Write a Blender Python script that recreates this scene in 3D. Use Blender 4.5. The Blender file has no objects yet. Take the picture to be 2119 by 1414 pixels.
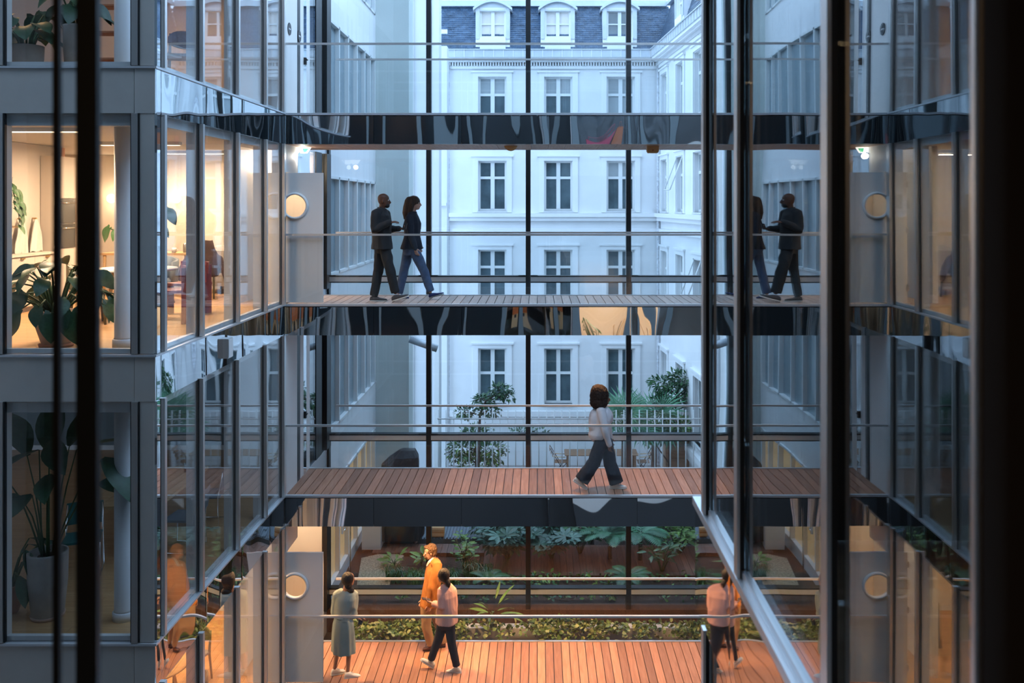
import bpy, bmesh, math, random
from mathutils import Vector, Matrix, noise

random.seed(7)
scene = bpy.context.scene
col = scene.collection

# ------------------------------------------------------------------ camera
CAMZ = 7.95
F, PX, PY = 1885.0, 1114.0, 424.0          # focal length and vanishing point in photo pixels
cam_d = bpy.data.cameras.new('camera')
cam_d.sensor_width = 36.0
cam_d.lens = F / 2119.0 * 36.0
cam_d.shift_x = -(PX - 1059.5) / 2119.0
cam_d.shift_y = -(707.0 - PY) / 2119.0
cam_d.clip_start = 0.05
cam_d.clip_end = 300
cam_d.dof.use_dof = True
cam_d.dof.focus_distance = 15.5
cam_d.dof.aperture_fstop = 3.2
cam = bpy.data.objects.new('camera', cam_d)
cam.location = (0, 0, CAMZ)
cam.rotation_euler = (math.pi / 2, 0, 0)
col.objects.link(cam)
scene.camera = cam

# ------------------------------------------------------------------ sky, exposure
world = bpy.data.worlds.new('sky')
scene.world = world
world.use_nodes = True
wn = world.node_tree.nodes
wl = world.node_tree.links
wn.clear()
w_out = wn.new('ShaderNodeOutputWorld')
w_bg = wn.new('ShaderNodeBackground')
w_tc = wn.new('ShaderNodeTexCoord')
w_ns = wn.new('ShaderNodeTexNoise')
w_ns.inputs['Scale'].default_value = 2.2
w_ns.inputs['Detail'].default_value = 4
w_rp = wn.new('ShaderNodeValToRGB')
w_rp.color_ramp.elements[0].color = (0.40, 0.62, 0.96, 1)
w_rp.color_ramp.elements[0].position = 0.3
w_rp.color_ramp.elements[1].color = (0.55, 0.76, 1.0, 1)
w_rp.color_ramp.elements[1].position = 0.7
wl.new(w_tc.outputs['Generated'], w_ns.inputs['Vector'])
wl.new(w_ns.outputs['Fac'], w_rp.inputs['Fac'])
wl.new(w_rp.outputs['Color'], w_bg.inputs['Color'])
w_bg.inputs['Strength'].default_value = 3.75
wl.new(w_bg.outputs['Background'], w_out.inputs['Surface'])

vs = scene.view_settings
vs.view_transform = 'Standard'
vs.look = 'None'
vs.gamma = 1.0
vs.use_curve_mapping = False
vs.exposure = 0.0
scene.cycles.transparent_max_bounces = 24
scene.cycles.max_bounces = 7
scene.cycles.glossy_bounces = 5
scene.cycles.diffuse_bounces = 3
scene.cycles.adaptive_threshold = 0.02
scene.cycles.caustics_reflective = False
scene.cycles.caustics_refractive = False
scene.cycles.sample_clamp_indirect = 4.0
scene.cycles.use_denoising = True

# ------------------------------------------------------------------ levels
FL = [0.0, 3.15, 6.30, 9.45, 12.60]        # deck levels
YF, YB = 15.0, 16.6                        # front and back of the walkways
XL = -4.18                                 # left facade plane
YC = 9.94                                  # corner of the left building
XR = 0.80                                  # right facade plane


def P(px, py, y):
    """photo pixel at depth y (metres from the camera) -> point in the place"""
    return Vector(((px - PX) * y / F, y, CAMZ - (py - PY) * y / F))


def PXY(px, y):
    return (px - PX) * y / F


# ------------------------------------------------------------------ materials
MATS = {}


def new_mat(name):
    m = bpy.data.materials.new(name)
    m.use_nodes = True
    MATS[name] = m
    nt = m.node_tree
    return m, nt, nt.nodes['Principled BSDF']


def mat(name, color, rough=0.5, metal=0.0, var=0.0, scale=6.0, bump=0.0, bscale=40.0, stretch=None,
        spec=0.5, emit=None, estr=0.0, obj_var=0.0, sheen=0.0, trans=0.0):
    m, nt, b = new_mat(name)
    N, L = nt.nodes, nt.links
    b.inputs['Base Color'].default_value = (*color, 1)
    b.inputs['Roughness'].default_value = rough
    b.inputs['Metallic'].default_value = metal
    b.inputs['Specular IOR Level'].default_value = spec
    if sheen:
        b.inputs['Sheen Weight'].default_value = sheen
    if emit:
        b.inputs['Emission Color'].default_value = (*emit, 1)
        b.inputs['Emission Strength'].default_value = estr
    tc = None
    if var or bump:
        tc = N.new('ShaderNodeTexCoord')
        mp = N.new('ShaderNodeMapping')
        if stretch:
            mp.inputs['Scale'].default_value = stretch
        L.new(tc.outputs['Object'], mp.inputs['Vector'])
    csock = None
    if var:
        n1 = N.new('ShaderNodeTexNoise')
        n1.inputs['Scale'].default_value = scale
        n1.inputs['Detail'].default_value = 6
        n1.inputs['Roughness'].default_value = 0.6
        L.new(mp.outputs['Vector'], n1.inputs['Vector'])
        rp = N.new('ShaderNodeValToRGB')
        lo = [max(0, c * (1 - var)) for c in color]
        hi = [min(1, c * (1 + var)) for c in color]
        rp.color_ramp.elements[0].position = 0.3
        rp.color_ramp.elements[1].position = 0.7
        rp.color_ramp.elements[0].color = (*lo, 1)
        rp.color_ramp.elements[1].color = (*hi, 1)
        L.new(n1.outputs['Fac'], rp.inputs['Fac'])
        csock = rp.outputs['Color']
    if obj_var:
        oi = N.new('ShaderNodeObjectInfo')
        hs = N.new('ShaderNodeHueSaturation')
        mr = N.new('ShaderNodeMapRange')
        mr.inputs['To Min'].default_value = 1 - obj_var
        mr.inputs['To Max'].default_value = 1 + obj_var
        L.new(oi.outputs['Random'], mr.inputs['Value'])
        L.new(mr.outputs['Result'], hs.inputs['Value'])
        if csock:
            L.new(csock, hs.inputs['Color'])
        else:
            hs.inputs['Color'].default_value = (*color, 1)
        csock = hs.outputs['Color']
    if csock:
        L.new(csock, b.inputs['Base Color'])
    if bump:
        n2 = N.new('ShaderNodeTexNoise')
        n2.inputs['Scale'].default_value = bscale
        n2.inputs['Detail'].default_value = 4
        L.new(mp.outputs['Vector'], n2.inputs['Vector'])
        bp = N.new('ShaderNodeBump')
        bp.inputs['Strength'].default_value = bump
        bp.inputs['Distance'].default_value = 0.02
        L.new(n2.outputs['Fac'], bp.inputs['Height'])
        L.new(bp.outputs['Normal'], b.inputs['Normal'])
    return m


def glass(name, tint=(0.9, 0.95, 0.97), gain=2.2, rough=0.0, wav=0.0, wscale=1.2):
    """thin pane: see-through with the reflection growing towards grazing angles"""
    m = bpy.data.materials.new(name)
    m.use_nodes = True
    MATS[name] = m
    nt = m.node_tree
    N, L = nt.nodes, nt.links
    N.clear()
    out = N.new('ShaderNodeOutputMaterial')
    mx = N.new('ShaderNodeMixShader')
    tr = N.new('ShaderNodeBsdfTransparent')
    gl = N.new('ShaderNodeBsdfGlossy')
    fr = N.new('ShaderNodeFresnel')
    mu = N.new('ShaderNodeMath')
    tr.inputs['Color'].default_value = (*tint, 1)
    gl.inputs['Roughness'].default_value = rough
    gl.inputs['Color'].default_value = (0.97, 0.99, 1, 1)
    fr.inputs['IOR'].default_value = 1.5
    geo = N.new('ShaderNodeNewGeometry')
    # same reflection whichever side of the pane is met
    dt = N.new('ShaderNodeVectorMath')
    dt.operation = 'DOT_PRODUCT'
    L.new(geo.outputs['Normal'], dt.inputs[0])
    L.new(geo.outputs['Incoming'], dt.inputs[1])
    ab = N.new('ShaderNodeMath')
    ab.operation = 'ABSOLUTE'
    L.new(dt.outputs['Value'], ab.inputs[0])
    on = N.new('ShaderNodeMath')
    on.operation = 'SUBTRACT'
    on.inputs[0].default_value = 1.0
    L.new(ab.outputs[0], on.inputs[1])
    pw = N.new('ShaderNodeMath')
    pw.operation = 'POWER'
    pw.inputs[1].default_value = 4.6
    L.new(on.outputs[0], pw.inputs[0])
    ma = N.new('ShaderNodeMath')
    ma.operation = 'MULTIPLY_ADD'
    ma.inputs[1].default_value = 0.96
    ma.inputs[2].default_value = 0.04
    L.new(pw.outputs[0], ma.inputs[0])
    mu.operation = 'MULTIPLY'
    mu.use_clamp = True
    mu.inputs[1].default_value = gain
    L.new(ma.outputs[0], mu.inputs[0])
    N.remove(fr)
    L.new(mu.outputs[0], mx.inputs['Fac'])
    L.new(tr.outputs[0], mx.inputs[1])
    L.new(gl.outputs[0], mx.inputs[2])
    L.new(mx.outputs[0], out.inputs['Surface'])
    if wav:
        tc = N.new('ShaderNodeTexCoord')
        ns = N.new('ShaderNodeTexNoise')
        ns.inputs['Scale'].default_value = wscale
        ns.inputs['Detail'].default_value = 1
        bp = N.new('ShaderNodeBump')
        bp.inputs['Strength'].default_value = wav
        bp.inputs['Distance'].default_value = 0.02
        L.new(tc.outputs['Object'], ns.inputs['Vector'])
        L.new(ns.outputs['Fac'], bp.inputs['Height'])
        L.new(bp.outputs['Normal'], gl.inputs['Normal'])
    return m


def wood(name, c1, c2, rough=0.45, grain=(1.0, 12.0, 12.0), obj_var=0.2):
    m, nt, b = new_mat(name)
    N, L = nt.nodes, nt.links
    tc = N.new('ShaderNodeTexCoord')
    oi = N.new('ShaderNodeObjectInfo')
    ad = N.new('ShaderNodeVectorMath')
    ad.operation = 'ADD'
    mul = N.new('ShaderNodeVectorMath')
    mul.operation = 'SCALE'
    mul.inputs['Scale'].default_value = 37.0
    cb = N.new('ShaderNodeCombineXYZ')
    for k in range(3):
        L.new(oi.outputs['Random'], cb.inputs[k])
    L.new(cb.outputs[0], mul.inputs[0])
    L.new(tc.outputs['Object'], ad.inputs[0])
    L.new(mul.outputs[0], ad.inputs[1])
    mp = N.new('ShaderNodeMapping')
    mp.inputs['Scale'].default_value = grain
    L.new(ad.outputs[0], mp.inputs['Vector'])
    ns = N.new('ShaderNodeTexNoise')
    ns.inputs['Scale'].default_value = 2.0
    ns.inputs['Detail'].default_value = 7
    ns.inputs['Distortion'].default_value = 0.6
    L.new(mp.outputs['Vector'], ns.inputs['Vector'])
    rp = N.new('ShaderNodeValToRGB')
    rp.color_ramp.elements[0].position = 0.32
    rp.color_ramp.elements[1].position = 0.68
    rp.color_ramp.elements[0].color = (*c1, 1)
    rp.color_ramp.elements[1].color = (*c2, 1)
    L.new(ns.outputs['Fac'], rp.inputs['Fac'])
    hs = N.new('ShaderNodeHueSaturation')
    mr = N.new('ShaderNodeMapRange')
    mr.inputs['To Min'].default_value = 1 - obj_var
    mr.inputs['To Max'].default_value = 1 + obj_var
    L.new(oi.outputs['Random'], mr.inputs['Value'])
    L.new(mr.outputs['Result'], hs.inputs['Value'])
    L.new(rp.outputs['Color'], hs.inputs['Color'])
    L.new(hs.outputs['Color'], b.inputs['Base Color'])
    b.inputs['Roughness'].default_value = rough
    return m


def strip_floor(name, c1, c2, width=0.13, length=1.4, rough=0.38):
    """interior boards seen far off: brick-pattern strips with grain"""
    m, nt, b = new_mat(name)
    N, L = nt.nodes, nt.links
    tc = N.new('ShaderNodeTexCoord')
    br = N.new('ShaderNodeTexBrick')
    br.inputs['Scale'].default_value = 1.0
    br.inputs['Brick Width'].default_value = length
    br.inputs['Row Height'].default_value = width
    br.inputs['Mortar Size'].default_value = 0.0015
    br.inputs['Color1'].default_value = (*c1, 1)
    br.inputs['Color2'].default_value = (*c2, 1)
    br.inputs['Mortar'].default_value = (c1[0] * .45, c1[1] * .45, c1[2] * .45, 1)
    L.new(tc.outputs['Object'], br.inputs['Vector'])
    mp = N.new('ShaderNodeMapping')
    mp.inputs['Scale'].default_value = (1.5, 16, 1)
    L.new(tc.outputs['Object'], mp.inputs['Vector'])
    ns = N.new('ShaderNodeTexNoise')
    ns.inputs['Scale'].default_value = 2.0
    ns.inputs['Detail'].default_value = 5
    L.new(mp.outputs['Vector'], ns.inputs['Vector'])
    mx = N.new('ShaderNodeMix')
    mx.data_type = 'RGBA'
    mx.blend_type = 'MULTIPLY'
    mx.inputs['Factor'].default_value = 0.5
    rp = N.new('ShaderNodeValToRGB')
    rp.color_ramp.elements[0].position = 0.3
    rp.color_ramp.elements[0].color = (0.6, 0.55, 0.5, 1)
    rp.color_ramp.elements[1].position = 0.7
    L.new(ns.outputs['Fac'], rp.inputs['Fac'])
    L.new(br.outputs['Color'], mx.inputs[6])
    L.new(rp.outputs['Color'], mx.inputs[7])
    L.new(mx.outputs[2], b.inputs['Base Color'])
    b.inputs['Roughness'].default_value = rough
    return m


mat('mirror_steel', (0.80, 0.83, 0.86), 0.02, 1.0)
mat('satin_steel', (0.70, 0.69, 0.68), 0.38, 1.0, bump=0.05, bscale=200)
mat('brushed_panel', (0.62, 0.61, 0.58), 0.36, 0.45, var=0.04, scale=3)
mat('sill_metal', (0.72, 0.76, 0.80), 0.35, 0.6)
mat('black_metal', (0.012, 0.014, 0.017), 0.4, 0.3)
mat('black_gasket', (0.008, 0.009, 0.011), 0.5)
mat('near_bar', (0.022, 0.028, 0.038), 0.4, 0.2)
mat('near_post', (0.05, 0.042, 0.036), 0.4, 0.2)
mat('rail_steel', (0.80, 0.80, 0.80), 0.28, 0.7)
mat('white_frame', (0.78, 0.80, 0.80), 0.5)
mat('white_paint', (0.80, 0.80, 0.79), 0.55, var=0.02, scale=2)
mat('white_ceiling', (0.80, 0.78, 0.74), 0.7)
mat('warm_wall', (0.80, 0.74, 0.66), 0.65, var=0.03, scale=2)
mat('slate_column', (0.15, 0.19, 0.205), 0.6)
mat('grey_wall', (0.50, 0.51, 0.52), 0.65)
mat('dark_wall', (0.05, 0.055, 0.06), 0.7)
mat('pink_wall', (0.62, 0.36, 0.26), 0.7)
mat('column_white', (0.78, 0.80, 0.82), 0.45)
mat('annex_panel', (0.86, 0.87, 0.88), 0.35, var=0.015, scale=1.5)
mat('green_render', (0.56, 0.62, 0.60), 0.85, var=0.05, scale=1.2, bump=0.1)
mat('pale_render', (0.74, 0.75, 0.78), 0.85, var=0.05, scale=1.5)
mat('stone', (0.80, 0.81, 0.82), 0.8, var=0.035, scale=1.6, bump=0.08, bscale=30)
mat('stone_grey', (0.62, 0.63, 0.64), 0.8, var=0.08, scale=3)
mat('stone_frame', (0.84, 0.85, 0.86), 0.7)
mat('zinc', (0.55, 0.60, 0.65), 0.45, 0.4, var=0.08, scale=4)
mat('slate', (0.050, 0.095, 0.165), 0.5, obj_var=0.1, var=0.35, scale=5)
mat('slate_b', (0.07, 0.12, 0.195), 0.5, var=0.3, scale=5)
mat('court_dark', (0.015, 0.02, 0.024), 0.15, spec=0.35)
mat('window_dark', (0.085, 0.125, 0.145), 0.12, spec=0.8, var=0.4, scale=1.5)
mat('window_pale', (0.36, 0.40, 0.42), 0.2, var=0.15, scale=1.0)
mat('window_blind', (0.70, 0.66, 0.62), 0.3, var=0.05)
mat('rust_pipe', (0.60, 0.62, 0.66), 0.7, var=0.35, scale=14)
mat('terracotta', (0.55, 0.29, 0.19), 0.75, var=0.12, scale=5)
mat('terracotta_pale', (0.58, 0.42, 0.34), 0.8, var=0.12, scale=6)
mat('concrete_pot', (0.46, 0.44, 0.42), 0.85, var=0.16, scale=4)
mat('soil', (0.045, 0.03, 0.02), 0.95, bump=0.6, bscale=60)
mat('gravel', (0.46, 0.37, 0.25), 0.9, var=0.6, scale=26, bump=0.9, bscale=80)
mat('mulch', (0.07, 0.035, 0.022), 0.95, var=0.5, scale=60, bump=0.9, bscale=60)
mat('paving', (0.26, 0.25, 0.24), 0.8, var=0.15, scale=3)
mat('leaf_dark', (0.035, 0.10, 0.05), 0.38, var=0.25, scale=7, obj_var=0.3)
mat('leaf_mid', (0.05, 0.14, 0.045), 0.42, var=0.3, scale=6, obj_var=0.3)
mat('leaf_light', (0.16, 0.30, 0.06), 0.45, var=0.3, scale=8, obj_var=0.25)
mat('leaf_palm', (0.06, 0.20, 0.10), 0.42, var=0.25, scale=6, obj_var=0.25)
mat('leaf_ivy', (0.12, 0.20, 0.045), 0.45, var=0.45, scale=9)
mat('leaf_ivy_pale', (0.42, 0.46, 0.18), 0.5, var=0.2, scale=9)
mat('leaf_fatsia', (0.07, 0.17, 0.12), 0.38, var=0.25, scale=7, obj_var=0.3)
mat('stem_green', (0.06, 0.12, 0.04), 0.5)
mat('bark', (0.09, 0.065, 0.05), 0.9, var=0.3, scale=12, bump=0.6)
wood('deck_wood', (0.44, 0.20, 0.115), (0.58, 0.29, 0.18), 0.55, (12, 1, 12), 0.30)
wood('deck_wood_grey', (0.44, 0.33, 0.28), (0.56, 0.44, 0.38), 0.55, (12, 1, 12), 0.2)
wood('soffit_wood', (0.36, 0.20, 0.12), (0.47, 0.29, 0.19), 0.55, (12, 1, 12), 0.1)
wood('garden_wood', (0.13, 0.055, 0.035), (0.20, 0.09, 0.055), 0.5, (12, 1, 12), 0.15)
wood('pale_wood', (0.62, 0.40, 0.20), (0.72, 0.50, 0.28), 0.45, (2, 9, 9), 0.05)
wood('brown_wood', (0.24, 0.13, 0.07), (0.34, 0.20, 0.12), 0.55, (2, 9, 9), 0.1)
strip_floor('oak_floor', (0.60, 0.35, 0.16), (0.68, 0.42, 0.21))
mat('cream_cabinet', (0.74, 0.66, 0.58), 0.5)
mat('steel_dark', (0.06, 0.065, 0.07), 0.25, 0.5)
mat('towel_white', (0.80, 0.77, 0.70), 0.9, bump=0.2, bscale=120)
mat('plum', (0.20, 0.035, 0.055), 0.45)
mat('olive', (0.085, 0.085, 0.05), 0.5)
mat('teal_seat', (0.02, 0.16, 0.17), 0.5)
mat('slate_seat', (0.16, 0.20, 0.24), 0.55)
mat('sofa_grey', (0.46, 0.43, 0.40), 0.9, bump=0.2, bscale=90)
mat('dark_jacket', (0.05, 0.028, 0.028), 0.85, var=0.2)
mat('chrome', (0.8, 0.8, 0.8), 0.08, 1.0)
mat('black_cover', (0.012, 0.014, 0.018), 0.45, bump=0.5, bscale=6)
mat('ribbed', (0.14, 0.17, 0.20), 0.5, 0.3)
mat('black_plastic', (0.01, 0.01, 0.012), 0.35)
mat('sign_black', (0.015, 0.015, 0.018), 0.4)
mat('sign_white', (0.85, 0.85, 0.85), 0.4)
mat('sign_green', (0.05, 0.5, 0.25), 0.4, emit=(0.25, 0.9, 0.5), estr=0.6)
mat('lamp_globe', (1, 0.9, 0.75), 0.3, emit=(1.0, 0.74, 0.42), estr=14.0)
mat('lamp_disc', (1, 0.9, 0.75), 0.3, emit=(1.0, 0.72, 0.40), estr=20.0)
mat('lamp_cool', (1, 1, 0.95), 0.3, emit=(1.0, 0.96, 0.86), estr=3.0)
mat('lamp_strip', (1, 0.9, 0.75), 0.3, emit=(1.0, 0.80, 0.55), estr=2.6)
mat('orange_bag', (0.50, 0.13, 0.03), 0.8)
mat('tan_bag', (0.60, 0.34, 0.15), 0.8)
mat('red_bag', (0.5, 0.02, 0.07), 0.7)
mat('brass', (0.7, 0.5, 0.25), 0.3, 0.9)
glass('facade_glass', (0.97, 0.98, 0.985), 1.15, wav=0.10, wscale=0.9)
glass('court_glass', (0.80, 0.85, 0.87), 1.55, wav=0.12, wscale=0.9)
glass('rear_glass', (0.96, 0.98, 0.99), 0.8, wav=0.03)
glass('rail_glass', (0.975, 0.987, 0.99), 0.7, wav=0.03)
glass('round_glass', (0.97, 0.97, 0.97), 1.2)


# ------------------------------------------------------------------ mesh helper
class MB:
    def __init__(self):
        self.v, self.f, self.m, self.s = [], [], [], []

    def add(self, vs, fs, mi=0, smooth=False):
        o = len(self.v)
        self.v += [tuple(p) for p in vs]
        for q in fs:
            self.f.append(tuple(i + o for i in q))
            self.m.append(mi)
            self.s.append(smooth)
        return self

    def box(self, x0, x1, y0, y1, z0, z1, mi=0):
        vs = [(x0, y0, z0), (x1, y0, z0), (x1, y1, z0), (x0, y1, z0),
              (x0, y0, z1), (x1, y0, z1), (x1, y1, z1), (x0, y1, z1)]
        return self.add(vs, [(0, 3, 2, 1), (4, 5, 6, 7), (0, 1, 5, 4), (1, 2, 6, 5), (2, 3, 7, 6), (3, 0, 4, 7)], mi)

    def quad(self, a, b, c, d, mi=0):
        return self.add([a, b, c, d], [(0, 1, 2, 3)], mi)

    def prism(self, poly, y0, y1, axis='y', mi=0):
        """poly in the plane across axis; extruded along it"""
        n = len(poly)

        def p(a, b, t):
            return {'y': (a, t, b), 'x': (t, a, b), 'z': (a, b, t)}[axis]
        vs = [p(a, b, y0) for a, b in poly] + [p(a, b, y1) for a, b in poly]
        fs = [tuple(range(n)), tuple(range(2 * n - 1, n - 1, -1))]
        fs += [(i, n + i, n + (i + 1) % n, (i + 1) % n) for i in range(n)]
        return self.add(vs, fs, mi)

    def loft(self, rings, mi=0, smooth=True, cap=True):
        n = len(rings[0])
        vs = [p for r in rings for p in r]
        fs = []
        for k in range(len(rings) - 1):
            for i in range(n):
                j = (i + 1) % n
                fs.append((k * n + i, k * n + j, (k + 1) * n + j, (k + 1) * n + i))
        if cap:
            fs.append(tuple(range(n - 1, -1, -1)))
            fs.append(tuple((len(rings) - 1) * n + i for i in range(n)))
        return self.add(vs, fs, mi, smooth)

    def tube(self, pts, rad, n=8, mi=0, smooth=True, round_ends=False, flat=None):
        """tube along pts; rad = number or list; flat = (vector, k): squash along vector"""
        pts = [Vector(p) for p in pts]
        if not hasattr(rad, '__len__'):
            rad = [rad] * len(pts)
        rad = list(rad)
        if round_ends:
            a, b = (pts[0] - pts[1]).normalized(), (pts[-1] - pts[-2]).normalized()
            r0, r1 = rad[0], rad[-1]
            pts = [pts[0] + a * r0 * .95, pts[0] + a * r0 * .7] + pts + [pts[-1] + b * r1 * .7, pts[-1] + b * r1 * .95]
            rad = [r0 * .3, r0 * .72] + rad + [r1 * .72, r1 * .3]
        rings = []
        u = None
        for i, p in enumerate(pts):
            d = (pts[min(i + 1, len(pts) - 1)] - pts[max(i - 1, 0)])
            d = d.normalized() if d.length > 1e-9 else Vector((0, 0, 1))
            if u is None:
                u = d.orthogonal().normalized()
            u = (u - d * u.dot(d))
            u = u.normalized() if u.length > 1e-6 else d.orthogonal().normalized()
            w = d.cross(u)
            r = []
            for k in range(n):
                t = 2 * math.pi * k / n
                q = (u * math.cos(t) + w * math.sin(t)) * rad[i]
                if flat:
                    fv, fk = flat
                    q = q - fv * q.dot(fv) * (1 - fk)
                r.append(p + q)
            rings.append(r)
        return self.loft(rings, mi, smooth)

    def ball(self, c, r, n=12, m=8, mi=0, rot=None):
        c = Vector(c)
        if not hasattr(r, '__len__'):
            r = (r, r, r)
        rings = []
        for k in range(m + 1):
            a = -math.pi / 2 + math.pi * (k + 0.0) / m
            a = max(-1.5, min(1.5, a))
            ring = []
            for i in range(n):
                t = 2 * math.pi * i / n
                q = Vector((math.cos(a) * math.cos(t) * r[0], math.cos(a) * math.sin(t) * r[1], math.sin(a) * r[2]))
                if rot:
                    q = rot @ q
                ring.append(c + q)
            rings.append(ring)
        return self.loft(rings, mi)

    def lathe(self, c, prof, n=20, mi=0, smooth=True):
        c = Vector(c)
        rings = [[c + Vector((r * math.cos(2 * math.pi * i / n), r * math.sin(2 * math.pi * i / n), z)) for i in range(n)]
                 for r, z in prof]
        return self.loft(rings, mi, smooth)

    def mesh(self, name):
        me = bpy.data.meshes.new(name)
        me.from_pydata(self.v, [], self.f)
        me.polygons.foreach_set('material_index', self.m)
        me.polygons.foreach_set('use_smooth', self.s)
        me.update()
        return me

    def build(self, name, mats, parent=None, loc=None):
        me = self.mesh(name)
        return link(name, me, mats, parent, loc)


def link(name, me, mats, parent=None, loc=None):
    if mats is not None and not me.materials:
        for k in (mats if isinstance(mats, (list, tuple)) else [mats]):
            me.materials.append(MATS[k])
    o = bpy.data.objects.new(name, me)
    col.objects.link(o)
    if parent is not None:
        o.parent = parent
    if loc is not None:
        o.location = loc
    return o


def empty(name, loc=(0, 0, 0)):
    o = bpy.data.objects.new(name, None)
    o.empty_display_size = 0.2
    col.objects.link(o)
    o.location = loc
    return o


def tag(o, label=None, cat=None, group=None, kind=None):
    if label:
        o['label'] = label
    if cat:
        o['category'] = cat
    if group:
        o['group'] = group
    if kind:
        o['kind'] = kind
    return o


def thing(name, label, cat, loc=(0, 0, 0), group=None):
    return tag(empty(name, loc), label, cat, group)


def child(parent, mb, name, mats, **k):
    """mesh given in world coordinates, parented to an unrotated thing at its own location"""
    off = parent.location
    p = parent
    while p.parent is not None:
        p = p.parent
        off = off + p.location
    mb.v = [(a - off.x, b - off.y, c - off.z) for a, b, c in mb.v]
    o = mb.build(name, mats, parent)
    if k:
        tag(o, **k)
    return o


def area(name, loc, size, power, color, rot=(0, 0, 0), sy=None, parent=None):
    d = bpy.data.lights.new(name, 'AREA')
    d.energy = power
    d.color = color
    d.shape = 'RECTANGLE'
    d.size = size
    d.size_y = sy or size
    o = bpy.data.objects.new(name, d)
    col.objects.link(o)
    o.location = loc
    o.rotation_euler = rot
    if parent:
        o.parent = parent
    return o


def spot(name, loc, power, color, angle=80, blend=0.6, radius=0.05, rot=(0, 0, 0), parent=None):
    d = bpy.data.lights.new(name, 'SPOT')
    d.energy = power
    d.color = color
    d.spot_size = math.radians(angle)
    d.spot_blend = blend
    d.shadow_soft_size = radius
    o = bpy.data.objects.new(name, d)
    col.objects.link(o)
    o.location = loc
    o.rotation_euler = rot
    if parent:
        o.parent = parent
    return o


def point(name, loc, power, color, radius=0.08, parent=None):
    d = bpy.data.lights.new(name, 'POINT')
    d.energy = power
    d.color = color
    d.shadow_soft_size = radius
    o = bpy.data.objects.new(name, d)
    col.objects.link(o)
    o.location = loc
    if parent:
        o.parent = parent
    return o


WARM = (1.0, 0.62, 0.30)
ORANGE = (1.0, 0.54, 0.22)

# ================================================================== THE SETTING
def wavy_panel(name, o, u, length, z0, z1, n, mats, parent, seed, amp=1.0, nu=40, edge=1.0):
    """polished sheet panel from point o along u (unit) for length, facing n; sheet slightly pillowed and rippled"""
    rnd = random.Random(seed)
    waves = [(rnd.uniform(0.0005, 0.0019) * amp, rnd.uniform(0.3, 1.5), rnd.uniform(0, 6.28), rnd.uniform(-2.2, 2.2)) for _ in range(5)]
    mb = MB()
    o, u, n = Vector(o), Vector(u), Vector(n)
    nv = 3
    g = 0.0025
    vs = []
    for j in range(nv + 1):
        for i in range(nu + 1):
            s = i / nu
            t = j / nv
            d = 0.0
            for a, w, ph, tl in waves:
                d += a * math.sin(6.283 * w * s * length + ph + tl * t)
            e = abs(2 * s - 1)
            d -= 0.004 * edge * e ** 7
            p = o + u * (g + (length - 2 * g) * s) + n * d
            vs.append((p.x, p.y, z0 + (z1 - z0) * t))
    fs = []
    flip = u.cross(Vector((0, 0, 1))).dot(n) < 0
    for j in range(nv):
        for i in range(nu):
            a = j * (nu + 1) + i
            q = (a, a + 1, a + nu + 2, a + nu + 1)
            fs.append(q[::-1] if flip else q)
    mb.add(vs, fs, 0, True)
    # folded edges and back of the sheet
    k = 0.022
    a, b = o + u * g, o + u * (length - g)
    c = [(a.x, a.y), (b.x, b.y), (b.x - n.x * k, b.y - n.y * k), (a.x - n.x * k, a.y - n.y * k)]
    c[0] = (c[0][0] - n.x * .006, c[0][1] - n.y * .006)
    c[1] = (c[1][0] - n.x * .006, c[1][1] - n.y * .006)
    mb.prism(c, z0, z1, 'z', 0)
    return child(parent, mb, name, mats)


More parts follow.
